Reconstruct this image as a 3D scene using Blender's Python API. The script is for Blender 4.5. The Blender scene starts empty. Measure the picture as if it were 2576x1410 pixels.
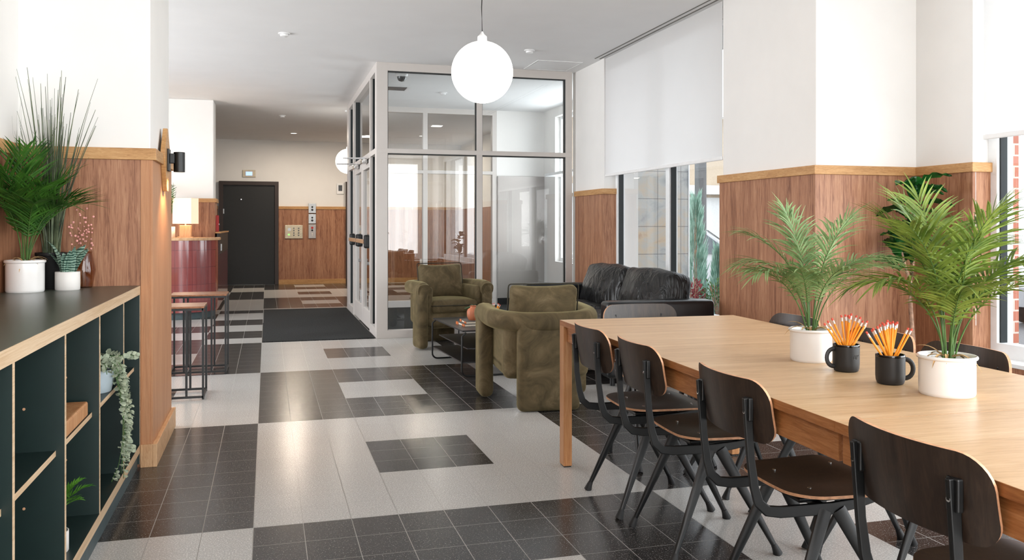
import bpy, bmesh, math, random
from mathutils import Vector, Matrix, noise
S = bpy.context.scene
COL = S.collection
PI = math.pi
R = math.radians

# ------------------------------------------------------------------ camera, world, light, exposure
PSI = 0.2797                       # the view is turned this far to the right of the tile joints
cd = bpy.data.cameras.new('camera')
cd.sensor_width = 36.0
cd.lens = 2145.0 / 2576.0 * 36.0
cd.shift_y = -137.0 / 2576.0
cd.clip_start = 0.05
cam = bpy.data.objects.new('camera', cd)
COL.objects.link(cam)
cam.location = (0, 0, 1.25)
cam.rotation_euler = (PI / 2, 0, -PSI)
S.camera = cam

w = bpy.data.worlds.new('World')
S.world = w
w.use_nodes = True
bg = w.node_tree.nodes['Background']
bg.inputs[0].default_value = (0.90, 0.95, 1.0, 1)
bg.inputs[1].default_value = 3.0

def area(name, loc, rot, sx, sy, power, color=(1, 1, 1)):
    l = bpy.data.lights.new(name, 'AREA')
    l.shape = 'RECTANGLE'
    l.size = sx
    l.size_y = sy
    l.energy = power
    l.color = color
    o = bpy.data.objects.new(name, l)
    o.location = loc
    o.rotation_euler = rot
    COL.objects.link(o)
    return o
# daylight at the right-hand windows, plus added fill from rear and left
area('daylight_near_window', (4.75, 0.4, 1.75), (0, R(90), 0), 2.4, 6.6, 330, (0.95, 0.98, 1))
area('rear_fill_light', (1.4, -3.75, 1.7), (R(90), 0, 0), 5.0, 2.4, 240, (1, 0.985, 0.96))  # added fill from an unseen opening behind the camera
area('daylight_booth_window', (4.75, 11.3, 1.85), (0, R(90), 0), 2.6, 2.6, 170, (0.93, 0.97, 1))
area('lounge_fill_light', (-4.1, 8.6, 1.6), (0, R(-90), 0), 2.2, 4.6, 220, (0.97, 0.98, 1))  # added fill from the unseen left side, brightens ceiling and vestibule
for nm, loc, sy_, sx_ in (('portal_far_window', (3.78, 7.35, 1.7), 2.5, 2.7),):
    o = area(nm, loc, (0, R(90), 0), sx_, sy_, 1)
    o.data.cycles.is_portal = True

vs = S.view_settings
vs.view_transform = 'Standard'
vs.look = 'None'
vs.exposure = 0.0
vs.gamma = 1.0
vs.use_curve_mapping = False
cy = S.cycles
cy.max_bounces = 8
cy.diffuse_bounces = 4
cy.glossy_bounces = 4
cy.transmission_bounces = 6
cy.transparent_max_bounces = 12
cy.caustics_reflective = False
cy.caustics_refractive = False
cy.sample_clamp_indirect = 6.0
cy.use_denoising = True
try:
    cy.denoiser = 'OPENIMAGEDENOISE'
except Exception:
    pass

# ------------------------------------------------------------------ helpers: colour and material
def lin(c):
    return tuple(((v / 255.0) / 12.92 if v <= 10 else (((v / 255.0) + 0.055) / 1.055) ** 2.4) for v in c)

class NT:
    def __init__(self, name):
        self.m = bpy.data.materials.new(name)
        self.m.use_nodes = True
        self.t = self.m.node_tree
        self.b = self.t.nodes['Principled BSDF']
        self.out = self.t.nodes['Material Output']
    def n(self, typ, **kw):
        x = self.t.nodes.new(typ)
        for k, v in kw.items():
            setattr(x, k, v)
        return x
    def l(self, a, b):
        self.t.links.new(a, b)
    def coord(self, scale=(1, 1, 1), which='Object', rot=(0, 0, 0)):
        tc = self.n('ShaderNodeTexCoord')
        mp = self.n('ShaderNodeMapping')
        mp.inputs['Scale'].default_value = scale
        mp.inputs['Rotation'].default_value = rot
        self.l(tc.outputs[which], mp.inputs['Vector'])
        return mp.outputs['Vector']
    def noise(self, vec, scale, detail=3, rough=0.5, dist=0.0):
        x = self.n('ShaderNodeTexNoise')
        x.inputs['Scale'].default_value = scale
        x.inputs['Detail'].default_value = detail
        x.inputs['Roughness'].default_value = rough
        x.inputs['Distortion'].default_value = dist
        self.l(vec, x.inputs['Vector'])
        return x.outputs['Fac']
    def ramp(self, fac, stops):
        x = self.n('ShaderNodeValToRGB')
        e = x.color_ramp.elements
        while len(e) < len(stops):
            e.new(0.5)
        for i, (p, c) in enumerate(stops):
            e[i].position = p
            e[i].color = (*lin(c), 1) if max(c) > 1 else (*c, 1)
        self.l(fac, x.inputs['Fac'])
        return x.outputs['Color']
    def math(self, op, a, b=None, c=None):
        x = self.n('ShaderNodeMath', operation=op)
        for i, v in enumerate((a, b, c)):
            if v is None:
                continue
            if isinstance(v, (int, float)):
                x.inputs[i].default_value = v
            else:
                self.l(v, x.inputs[i])
        return x.outputs[0]
    def mix(self, fac, a, b, mode='MIX'):
        x = self.n('ShaderNodeMix', data_type='RGBA', blend_type=mode)
        for i, v in ((0, fac), (6, a), (7, b)):
            if isinstance(v, (int, float)):
                x.inputs[i].default_value = v
            elif isinstance(v, tuple):
                x.inputs[i].default_value = (*lin(v), 1)
            else:
                self.l(v, x.inputs[i])
        return x.outputs[2]
    def bump(self, h, strength=0.2, dist=0.01):
        x = self.n('ShaderNodeBump')
        x.inputs['Strength'].default_value = strength
        x.inputs['Distance'].default_value = dist
        self.l(h, x.inputs['Height'])
        self.l(x.outputs[0], self.b.inputs['Normal'])
    def base(self, c):
        if isinstance(c, tuple):
            self.b.inputs['Base Color'].default_value = (*lin(c), 1)
        else:
            self.l(c, self.b.inputs['Base Color'])
    def setp(self, rough=None, metal=None, spec=None, coat=None, sheen=None, emit=None, estr=None, trans=None):
        i = self.b.inputs
        if rough is not None: i['Roughness'].default_value = rough
        if metal is not None: i['Metallic'].default_value = metal
        if spec is not None: i['Specular IOR Level'].default_value = spec
        if coat is not None: i['Coat Weight'].default_value = coat; i['Coat Roughness'].default_value = 0.08
        if sheen is not None: i['Sheen Weight'].default_value = sheen; i['Sheen Roughness'].default_value = 0.4
        if emit is not None: i['Emission Color'].default_value = (*lin(emit), 1)
        if estr is not None: i['Emission Strength'].default_value = estr
        if trans is not None: i['Transmission Weight'].default_value = trans

def plain(name, c, rough=0.5, metal=0.0, var=0.05, scale=20, **kw):
    """one colour with a slight procedural mottling"""
    t = NT(name)
    v = t.coord()
    f = t.noise(v, scale, 3)
    a = tuple(max(1.01, x * (1 - var)) for x in c)
    b = tuple(min(255, x * (1 + var)) for x in c)
    t.base(t.ramp(f, [(0.3, a), (0.7, b)]))
    t.setp(rough=rough, metal=metal, **kw)
    return t.m

def wood(name, dark, mid, light, grain=(14, 14, 0.7), big=(4, 4, 0.25), rough=0.45, bands=None, spec=0.4):
    """grain runs along the axis with the smallest scale"""
    t = NT(name)
    g = t.noise(t.coord(grain), 6, 6, 0.6, 1.2)
    b = t.noise(t.coord(big), 3, 2, 0.5, 0.6)
    f = t.math('ADD', t.math('MULTIPLY', g, 0.62), t.math('MULTIPLY', b, 0.38))
    col = t.ramp(f, [(0.36, dark), (0.5, mid), (0.66, light)])
    fine = t.noise(t.coord(tuple(x * 9 for x in grain)), 8, 2)
    col = t.mix(t.math('MULTIPLY', fine, 0.35), col, tuple(x * 0.8 for x in dark))
    if bands:
        tc = t.n('ShaderNodeTexCoord')
        sp = t.n('ShaderNodeSeparateXYZ')
        t.l(tc.outputs['Object'], sp.inputs[0])
        cc = t.math('ADD', sp.outputs[0], sp.outputs[1]) if bands[0] == 'xy' else sp.outputs['xyz'.index(bands[0])]
        cell = t.math('FLOOR', t.math('MULTIPLY', cc, bands[1]))
        wn = t.n('ShaderNodeTexWhiteNoise', noise_dimensions='1D')
        t.l(cell, wn.inputs['W'])
        col = t.mix(t.math('MULTIPLY', wn.outputs['Value'], bands[2]), col, dark)
    t.base(col)
    t.setp(rough=rough, spec=spec)
    return t.m

M = {}
M['wall'] = plain('white_paint', (236, 234, 231), 0.85, var=0.008, scale=3)
M['ceiling'] = plain('ceiling_paint', (233, 233, 233), 0.9, var=0.006, scale=3)
M['panel'] = wood('walnut_panel', (120, 74, 50), (174, 122, 90), (202, 154, 118), (17, 17, 0.9), (7, 7, 0.35), bands=('xy', 5.5, 0.25))
M['oakrail'] = wood('oak_rail', (172, 124, 74), (198, 150, 97), (217, 174, 122), (3, 3, 26), (1, 1, 8), rough=0.5)
M['oakend'] = wood('oak_trim', (186, 140, 98), (212, 170, 128), (228, 190, 150), (26, 3, 3), (8, 1, 1), rough=0.5)
M['oakv'] = wood('oak_vertical', (186, 136, 92), (208, 160, 114), (224, 182, 138), (22, 22, 0.8), (7, 7, 0.3), rough=0.5)
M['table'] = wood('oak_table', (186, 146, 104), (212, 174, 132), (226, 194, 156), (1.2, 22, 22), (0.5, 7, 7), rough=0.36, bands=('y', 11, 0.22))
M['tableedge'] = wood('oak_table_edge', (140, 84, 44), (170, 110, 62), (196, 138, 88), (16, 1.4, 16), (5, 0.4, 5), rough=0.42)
M['tableleg'] = wood('oak_table_leg', (170, 112, 66), (196, 140, 92), (214, 166, 120), (20, 20, 1), (7, 7, 0.4), rough=0.42)
M['tablefoot'] = plain('leg_foot_pad', (30, 26, 24), 0.7)
M['ply'] = wood('walnut_veneer', (38, 29, 23), (52, 40, 32), (70, 54, 43), (12, 12, 1), (5, 5, 0.5), rough=0.38, spec=0.45)
M['plyedge'] = plain('beech_ply_edge', (205, 155, 118), 0.5, var=0.1, scale=60)
M['black'] = plain('black_powdercoat', (9, 11, 12), 0.42, var=0.05)
M['blackmat'] = plain('black_matte', (20, 20, 21), 0.6)
M['oaksoft'] = wood('smooth_oak_facing', (176, 122, 84), (192, 138, 98), (204, 152, 112), (16, 16, 0.6), (3, 3, 0.3), rough=0.5)
M['darkgap'] = plain('dark_gasket', (14, 22, 24), 0.5)
M['birch'] = wood('birch_ply_edge', (190, 156, 118), (215, 186, 152), (228, 204, 174), (20, 0.8, 60), (6, 0.4, 12), rough=0.55)
M['green'] = plain('green_black_laminate', (22, 40, 38), 0.42, var=0.03)
M['greentop'] = plain('dark_green_worktop', (72, 78, 68), 0.30, var=0.04, spec=0.5)
M['kick'] = plain('slate_toe_kick', (66, 80, 84), 0.5)
M['alu'] = plain('painted_aluminium', (204, 198, 193), 0.42, var=0.004, spec=0.4)
M['aluwhite'] = plain('white_window_frame', (238, 240, 241), 0.4, var=0.01)
M['steel'] = plain('brushed_steel', (176, 176, 176), 0.35, 0.9, var=0.05, scale=60)
M['chrome'] = plain('chrome', (215, 215, 215), 0.12, 1.0, var=0.01)
M['door'] = plain('dark_bronze_door', (20, 19, 17), 0.5, var=0.08)
M['doorframe'] = plain('dark_brown_door_frame', (46, 30, 22), 0.45)
M['velvet'] = None
M['whiteglaze'] = plain('white_glaze', (236, 234, 232), 0.16, var=0.006, spec=0.5, coat=0.3)
M['whitematte'] = plain('white_ceramic', (232, 229, 225), 0.45, var=0.01)
M['palepot'] = plain('pale_blue_grey_ceramic', (188, 202, 210), 0.5, var=0.03)
M['mugmatte'] = plain('matte_black_mug', (30, 30, 31), 0.48, var=0.04)
M['mugrim'] = plain('glossy_black_rim', (8, 8, 9), 0.1, spec=0.6)
M['pencil'] = plain('yellow_pencil_paint', (250, 160, 40), 0.35, var=0.03, scale=60)
M['ferrule'] = plain('pencil_ferrule', (214, 200, 192), 0.3, 0.6, var=0.12, scale=300)
M['eraser'] = plain('red_eraser', (224, 92, 74), 0.8, var=0.06, scale=120)
M['soil'] = plain('dark_soil', (48, 40, 34), 0.95, var=0.3, scale=80)
M['husk'] = plain('dried_husk', (196, 160, 112), 0.8, var=0.18, scale=50)
M['clay'] = plain('terracotta_clay', (182, 108, 74), 0.55, var=0.08)
M['copper'] = wood('stool_top_wood', (112, 70, 46), (160, 108, 76), (190, 140, 106), (3, 14, 14), (1, 5, 5), rough=0.24)
M['yellow'] = plain('yellow_upholstery', (232, 190, 60), 0.6)
M['red'] = plain('red_plastic', (190, 30, 30), 0.4)
M['thermo'] = plain('white_plastic', (240, 240, 240), 0.35, var=0.01)
M['keypanel'] = plain('call_panel_metal', (196, 184, 160), 0.4, 0.3)
M['screen'] = plain('dark_screen', (60, 60, 62), 0.2)
M['asphalt'] = plain('asphalt', (120, 120, 122), 0.9, var=0.08, scale=40)
M['pave'] = plain('concrete_paving', (196, 195, 192), 0.9, var=0.05, scale=8)
M['planter'] = plain('grey_planter', (200, 204, 206), 0.6)
M['render'] = plain('cream_render', (196, 178, 156), 0.9, var=0.02)
M['roofwhite'] = plain('white_roof_board', (226, 226, 224), 0.8, var=0.02)
M['lamppost'] = plain('dark_grey_steel_post', (96, 98, 100), 0.6)
M['carpaint'] = plain('silver_car_paint', (205, 208, 212), 0.25, 0.3, var=0.01, coat=0.6)
M['tyre'] = plain('tyre_rubber', (28, 28, 30), 0.8)
M['carglass'] = plain('dark_car_window', (60, 72, 80), 0.08, spec=0.8)
M['bookcover'] = plain('grey_book_cover', (92, 88, 82), 0.6)
M['bookorange'] = plain('orange_book_spine', (206, 112, 56), 0.6)
M['paper'] = plain('page_block', (225, 214, 196), 0.8, var=0.06, scale=200)
M['pink'] = plain('pink_dried_bloom', (222, 158, 150), 0.8, var=0.15, scale=60)
M['stemtan'] = plain('dried_stem', (150, 108, 82), 0.8)
M['bark'] = plain('grey_brown_bark', (150, 118, 98), 0.85, var=0.2, scale=40)
M['basket'] = plain('dark_planter_pot', (46, 46, 46), 0.6)
M['orangeflower'] = plain('orange_bloom', (240, 92, 40), 0.7, var=0.2, scale=40)
M['burgundy'] = plain('burgundy_leaf', (140, 60, 66), 0.7, var=0.2, scale=40)
M['trimgap'] = plain('shadow_gap', (110, 108, 104), 0.8)

def emit(name, c, strength, base=(240, 238, 232)):
    t = NT(name)
    f = t.noise(t.coord(), 2, 1)
    t.base(t.ramp(f, [(0.0, base), (1.0, base)]))
    t.setp(rough=0.4, emit=c, estr=strength)
    return t.m
M['globe'] = emit('opal_globe_lit', (255, 246, 232), 6.0)
M['shadelit'] = emit('fabric_shade_lit', (255, 214, 176), 0.75, (222, 205, 186))
M['display'] = emit('blue_lcd_display', (150, 180, 255), 1.5, (150, 170, 220))
M['bulb'] = emit('warm_spot_lens', (255, 214, 150), 6.0)
M['paneldown'] = emit('downlight_lens', (255, 250, 240), 5.0)
M['greenled'] = emit('green_led', (150, 255, 120), 1.2, (120, 200, 90))

def leafmat(name, dark, light, rough=0.5, scale=14, trans=0.25):
    t = NT(name)
    f = t.noise(t.coord(), scale, 3)
    c = t.ramp(f, [(0.35, dark), (0.65, light)])
    t.base(c)
    t.setp(rough=rough, spec=0.35)
    tr = t.n('ShaderNodeBsdfTranslucent')
    t.l(c, tr.inputs[0])
    mx = t.n('ShaderNodeMixShader')
    mx.inputs[0].default_value = trans
    t.l(t.b.outputs[0], mx.inputs[1])
    t.l(tr.outputs[0], mx.inputs[2])
    t.l(mx.outputs[0], t.out.inputs[0])
    return t.m
M['palm'] = leafmat('palm_leaf', (76, 104, 34), (138, 158, 70))
M['palmgrey'] = leafmat('pale_palm_leaf', (104, 134, 80), (150, 176, 118))
M['palmdark'] = leafmat('dark_palm_leaf', (24, 66, 16), (70, 118, 40))
M['grassleaf'] = leafmat('onion_grass_blade', (52, 66, 46), (112, 122, 92), trans=0.1)
M['snake'] = None
M['euca'] = leafmat('eucalyptus_leaf', (150, 162, 140), (190, 198, 172), scale=25, trans=0.1)
M['fern'] = leafmat('bright_fern_leaf', (52, 120, 36), (110, 170, 60))
M['fig'] = leafmat('fiddle_leaf', (10, 52, 18), (34, 92, 34), rough=0.3, trans=0.1)
M['conifer'] = leafmat('blue_green_conifer', (130, 172, 156), (190, 218, 206), trans=0.35)
M['shrub'] = leafmat('shrub_leaf', (62, 92, 58), (110, 140, 92))
M['stemgreen'] = plain('green_stem', (74, 108, 50), 0.6, var=0.12)
M['peperomia'] = leafmat('small_round_leaf', (60, 104, 66), (110, 150, 104))

def glassmat(name, tint=(250, 252, 252), r0=0.08, power=4.0):
    """thin pane: see-through with a reflection that grows towards grazing angles"""
    t = NT(name)
    t.t.nodes.remove(t.b)
    tr = t.n('ShaderNodeBsdfTransparent')
    tr.inputs[0].default_value = (*lin(tint), 1)
    gl = t.n('ShaderNodeBsdfGlossy')
    gl.inputs['Roughness'].default_value = 0.0
    lw = t.n('ShaderNodeLayerWeight')
    lw.inputs['Blend'].default_value = 0.5
    f = t.math('ADD', t.math('MULTIPLY', t.math('POWER', lw.outputs['Facing'], power), 1 - r0), r0)
    mx = t.n('ShaderNodeMixShader')
    t.l(f, mx.inputs[0])
    t.l(tr.outputs[0], mx.inputs[1])
    t.l(gl.outputs[0], mx.inputs[2])
    t.l(mx.outputs[0], t.out.inputs[0])
    return t.m
M['glass'] = glassmat('window_glass')
M['boothglass'] = glassmat('booth_glass', (236, 238, 238), 0.10)
M['smoke'] = glassmat('smoked_glass', (226, 204, 182), 0.05)

def velvet():
    t = NT('olive_velvet')
    v = t.coord()
    a = t.noise(v, 5, 5, 0.62, 1.4)
    c = t.ramp(a, [(0.30, (66, 57, 40)), (0.52, (90, 78, 56)), (0.72, (114, 100, 76))])
    t.base(c)
    t.setp(rough=0.8, spec=0.15, sheen=0.5)
    t.b.inputs['Sheen Tint'].default_value = (*lin((190, 178, 130)), 1)
    t.bump(t.noise(v, 60, 2), 0.08, 0.002)
    return t.m
M['velvet'] = velvet()
M['piping'] = plain('dark_piping', (40, 36, 22), 0.7)

def leather():
    t = NT('black_leather')
    v = t.coord()
    a = t.noise(t.coord((1, 1, 0.35), rot=(0, 0.3, 0.2)), 11, 4, 0.6, 1.5)
    t.base(t.ramp(a, [(0.3, (8, 8, 9)), (0.8, (17, 16, 16))]))
    t.setp(rough=0.34, spec=0.30)
    t.bump(t.noise(t.coord((3.2, 1.6, 0.7), rot=(0.5, 0.3, 0.2)), 5, 3, 0.5, 1.6), 0.6, 0.04)
    return t.m
M['leather'] = leather()
def leather2():
    t = NT('smooth_black_leather')
    t.base(t.ramp(t.noise(t.coord(), 6, 3), [(0.3, (9, 11, 14)), (0.8, (17, 20, 24))]))
    t.setp(rough=0.3, spec=0.5)
    t.bump(t.noise(t.coord(), 9, 3), 0.15, 0.01)
    return t.m
M['leathersmooth'] = leather2()

def snake():
    t = NT('banded_snake_leaf')
    wv = t.n('ShaderNodeTexWave', wave_type='BANDS', bands_direction='Z')
    wv.inputs['Scale'].default_value = 26
    wv.inputs['Distortion'].default_value = 6
    wv.inputs['Detail'].default_value = 2
    t.l(t.coord(), wv.inputs['Vector'])
    t.base(t.ramp(wv.outputs['Fac'], [(0.25, (48, 84, 72)), (0.8, (150, 178, 160))]))
    t.setp(rough=0.45)
    return t.m
M['snake'] = snake()

TX, TY = 0.1599 * 1.25, 0.1717 * 1.25      # tile width and length
FX, FY = -0.0433 * 1.25, 2.9446 * 1.25     # the corner the pattern is counted from
def terrazzo(name, base, speck, amount, spots):
    t = NT(name)
    v = t.coord()
    n1 = t.noise(v, 170, 2, 0.6)
    n2 = t.noise(v, 1.2, 2)
    c = t.ramp(n1, [(amount, base), (amount + 0.09, speck)])
    c = t.mix(t.math('MULTIPLY', n2, 0.16), c, spots)
    tc = t.n('ShaderNodeTexCoord')
    sp = t.n('ShaderNodeSeparateXYZ')
    t.l(tc.outputs['Object'], sp.inputs[0])
    def line(o, off, size, wd):
        q = t.math('FRACT', t.math('DIVIDE', t.math('ADD', t.math('SUBTRACT', o, off), 100 * size), size))
        d = t.math('MINIMUM', q, t.math('SUBTRACT', 1.0, q))
        return t.math('LESS_THAN', d, wd / size)
    # per tile tone
    cx = t.math('FLOOR', t.math('DIVIDE', t.math('SUBTRACT', sp.outputs[0], FX), TX))
    cy_ = t.math('FLOOR', t.math('DIVIDE', t.math('SUBTRACT', sp.outputs[1], FY), TY))
    cb = t.n('ShaderNodeCombineXYZ')
    t.l(cx, cb.inputs[0]); t.l(cy_, cb.inputs[1])
    wn = t.n('ShaderNodeTexWhiteNoise', noise_dimensions='2D')
    t.l(cb.outputs[0], wn.inputs['Vector'])
    c = t.mix(t.math('MULTIPLY', wn.outputs['Value'], 0.13), c, spots)
    g = t.math('MAXIMUM', line(sp.outputs[0], FX, TX, 0.0016), line(sp.outputs[1], FY, TY, 0.0011))
    t.base(t.mix(g, c, (150, 147, 142)))
    rr = t.math('ADD', t.math('MULTIPLY', n1, 0.12), 0.16)
    t.l(t.math('ADD', rr, t.math('MULTIPLY', g, 0.4)), t.b.inputs['Roughness'])
    t.setp(spec=0.5)
    return t.m
M['tile_dark'] = terrazzo('dark_terrazzo_tile', (42, 41, 41), (170, 165, 160), 0.60, (60, 52, 48))
M['tile_light'] = terrazzo('pale_terrazzo_tile', (184, 181, 177), (220, 218, 214), 0.52, (168, 164, 160))

def carpet():
    t = NT('charcoal_mat_pile')
    v = t.coord()
    t.base(t.ramp(t.noise(v, 120, 3, 0.7), [(0.35, (28, 29, 29)), (0.7, (74, 75, 75))]))
    t.setp(rough=0.95, spec=0.1)
    t.bump(t.noise(v, 200, 2), 0.5, 0.004)
    return t.m
M['carpet'] = carpet()

def brickish(name, c1, c2, mortar, sx, row, width, msize=0.02, rough=0.6, offset=0.5, plane='xz', spec=0.4, coat=None):
    t = NT(name)
    tc = t.n('ShaderNodeTexCoord')
    sp = t.n('ShaderNodeSeparateXYZ')
    t.l(tc.outputs['Object'], sp.inputs[0])
    cb = t.n('ShaderNodeCombineXYZ')
    a = sp.outputs[0] if plane == 'xz' else (sp.outputs[1] if plane == 'yz' else t.math('ADD', sp.outputs[0], sp.outputs[1]))
    t.l(a, cb.inputs[0]); t.l(sp.outputs[2], cb.inputs[1])
    b = t.n('ShaderNodeTexBrick')
    b.offset = offset
    b.inputs['Color1'].default_value = (*lin(c1), 1)
    b.inputs['Color2'].default_value = (*lin(c2), 1)
    b.inputs['Mortar'].default_value = (*lin(mortar), 1)
    b.inputs['Scale'].default_value = 1
    b.inputs['Mortar Size'].default_value = msize
    b.inputs['Mortar Smooth'].default_value = 0.05
    b.inputs['Brick Width'].default_value = width
    b.inputs['Row Height'].default_value = row
    t.l(cb.outputs[0], b.inputs['Vector'])
    n = t.noise(t.coord(), 7, 4)
    t.base(t.mix(t.math('MULTIPLY', n, 0.35), b.outputs['Color'], c2))
    t.setp(rough=rough, spec=spec, coat=coat)
    t.bump(t.math('SUBTRACT', 1.0, b.outputs['Fac']), 0.4, 0.004)
    return t.m
M['brick'] = brickish('red_brick', (186, 112, 92), (206, 136, 116), (226, 220, 210), 1, 0.075, 0.21, 0.006, 0.85, plane='xy')
def stone():
    t = NT('slate_cladding')
    v = t.coord()
    n = t.noise(v, 2.4, 6, 0.65, 0.6)
    c = t.ramp(n, [(0.3, (140, 146, 150)), (0.45, (182, 184, 182)), (0.58, (196, 180, 158)), (0.72, (170, 142, 120))])
    tc = t.n('ShaderNodeTexCoord')
    sp = t.n('ShaderNodeSeparateXYZ')
    t.l(tc.outputs['Object'], sp.inputs[0])
    def line(o, size, wd):
        q = t.math('FRACT', t.math('ADD', t.math('DIVIDE', o, size), 50.3))
        return t.math('LESS_THAN', t.math('MINIMUM', q, t.math('SUBTRACT', 1.0, q)), wd / size)
    g = t.math('MAXIMUM', line(sp.outputs[0], 0.31, 0.003), line(sp.outputs[2], 0.335, 0.003))
    t.base(t.mix(g, c, (98, 98, 98)))
    t.setp(rough=0.7)
    return t.m
M['stone'] = stone()
M['desktile'] = brickish('dusty_rose_tile', (124, 60, 60), (140, 70, 68), (104, 52, 55), 1, 0.23, 0.085, 0.004, 0.14, 0.0, 'xy', 0.6, 0.5)
def blindmat():
    t = NT('white_roller_fabric')
    f = t.noise(t.coord(), 3, 2)
    c = t.ramp(f, [(0.0, (236, 235, 234)), (1.0, (240, 239, 238))])
    t.base(c)
    t.setp(rough=0.9, spec=0.1)
    tr = t.n('ShaderNodeBsdfTranslucent')
    t.l(c, tr.inputs[0])
    mx = t.n('ShaderNodeMixShader')
    mx.inputs[0].default_value = 0.42
    t.l(t.b.outputs[0], mx.inputs[1]); t.l(tr.outputs[0], mx.inputs[2])
    t.l(mx.outputs[0], t.out.inputs[0])
    return t.m
M['blind'] = blindmat()
M['satin'] = plain('satin_metal_panel', (168, 162, 158), 0.38, 0.55, var=0.02, scale=2)
M['wornwood'] = plain('tan_push_bar', (170, 132, 100), 0.4)

# ------------------------------------------------------------------ helpers: meshes
class MB:
    def __init__(self):
        self.v = []; self.f = []; self.mi = []; self.cur = 0; self.nb = 0
    def add(self, vs, fs, mi=None):
        o = len(self.v)
        self.v += [tuple(p) for p in vs]
        self.f += [tuple(i + o for i in f) for f in fs]
        self.mi += [self.cur if mi is None else mi] * len(fs)
        return self
    def box(self, x0, x1, y0, y1, z0, z1, mi=None):
        e = 0.00017 * (self.nb % 11); self.nb += 1      # neighbouring boards never share a face exactly
        x0 -= e; x1 += e; y0 -= e; y1 += e; z0 -= e; z1 += e
        v = [(x0, y0, z0), (x1, y0, z0), (x1, y1, z0), (x0, y1, z0), (x0, y0, z1), (x1, y0, z1), (x1, y1, z1), (x0, y1, z1)]
        return self.add(v, [(0, 3, 2, 1), (4, 5, 6, 7), (0, 1, 5, 4), (1, 2, 6, 5), (2, 3, 7, 6), (3, 0, 4, 7)], mi)
    def obox(self, c, size, rot, mi=None):
        m = Matrix.Translation(c) @ rot.to_4x4()
        x, y, z = (s / 2 for s in size)
        v = [m @ Vector(p) for p in ((-x, -y, -z), (x, -y, -z), (x, y, -z), (-x, y, -z), (-x, -y, z), (x, -y, z), (x, y, z), (-x, y, z))]
        return self.add(v, [(0, 3, 2, 1), (4, 5, 6, 7), (0, 1, 5, 4), (1, 2, 6, 5), (2, 3, 7, 6), (3, 0, 4, 7)], mi)
    def sweep(self, pts, prof, up=(0, 0, 1), caps=True, mi=None, closed=False):
        """prof: list of (a,b), or a function i -> such a list; a goes along side, b along up"""
        pts = [Vector(p) for p in pts]
        n = len(pts)
        rings = []
        up = Vector(up)
        k = None
        for i, p in enumerate(pts):
            if closed:
                t = pts[(i + 1) % n] - pts[i - 1]
            else:
                t = pts[min(i + 1, n - 1)] - pts[max(i - 1, 0)]
            t.normalize()
            s = t.cross(up)
            if s.length < 1e-4:
                s = t.cross(Vector((0, 1, 0.01)))
            s.normalize()
            u = s.cross(t)
            pr = prof(i) if callable(prof) else prof
            k = len(pr)
            rings += [p + s * a + u * b for a, b in pr]
        fs = []
        for i in range(n if closed else n - 1):
            j = (i + 1) % n
            for q in range(k):
                r = (q + 1) % k
                fs.append((i * k + q, i * k + r, j * k + r, j * k + q))
        if caps and not closed:
            fs.append(tuple(range(k - 1, -1, -1)))
            fs.append(tuple((n - 1) * k + q for q in range(k)))
        return self.add(rings, fs, mi)
    def tube(self, pts, r, n=8, mi=None, caps=True, closed=False, up=(0, 0, 1)):
        def pr(i):
            rr = r[i] if isinstance(r, (list, tuple)) else r
            return [(rr * math.cos(2 * PI * q / n), rr * math.sin(2 * PI * q / n)) for q in range(n)]
        return self.sweep(pts, pr, up, caps, mi, closed)
    def lathe(self, prof, n=32, c=(0, 0, 0), mi=None, capb=True, capt=True):
        vs = []
        for r, z in prof:
            vs += [(c[0] + r * math.cos(2 * PI * q / n), c[1] + r * math.sin(2 * PI * q / n), c[2] + z) for q in range(n)]
        fs = []
        for i in range(len(prof) - 1):
            for q in range(n):
                r = (q + 1) % n
                fs.append((i * n + q, i * n + r, (i + 1) * n + r, (i + 1) * n + q))
        if capb: fs.append(tuple(range(n - 1, -1, -1)))
        if capt: fs.append(tuple((len(prof) - 1) * n + q for q in range(n)))
        return self.add(vs, fs, mi)
    def sphere(self, c, r, n=24, mi=None, sc=(1, 1, 1)):
        m = n // 2
        vs = [(c[0], c[1], c[2] - r * sc[2])]
        for i in range(1, m):
            a = -PI / 2 + PI * i / m
            for q in range(n):
                b = 2 * PI * q / n
                vs.append((c[0] + r * sc[0] * math.cos(a) * math.cos(b), c[1] + r * sc[1] * math.cos(a) * math.sin(b), c[2] + r * sc[2] * math.sin(a)))
        vs.append((c[0], c[1], c[2] + r * sc[2]))
        fs = [(0, 1 + (q + 1) % n, 1 + q) for q in range(n)]
        for i in range(m - 2):
            for q in range(n):
                a = 1 + i * n + q; b = 1 + i * n + (q + 1) % n
                fs.append((a, b, b + n, a + n))
        t = len(vs) - 1; o = 1 + (m - 2) * n
        fs += [(t, o + q, o + (q + 1) % n) for q in range(n)]
        return self.add(vs, fs, mi)
    def grid(self, fn, nu, nv, mi=None):
        vs = [fn(i / nu, j / nv) for j in range(nv + 1) for i in range(nu + 1)]
        fs = [(j * (nu + 1) + i, j * (nu + 1) + i + 1, (j + 1) * (nu + 1) + i + 1, (j + 1) * (nu + 1) + i) for j in range(nv) for i in range(nu)]
        return self.add(vs, fs, mi)
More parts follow.
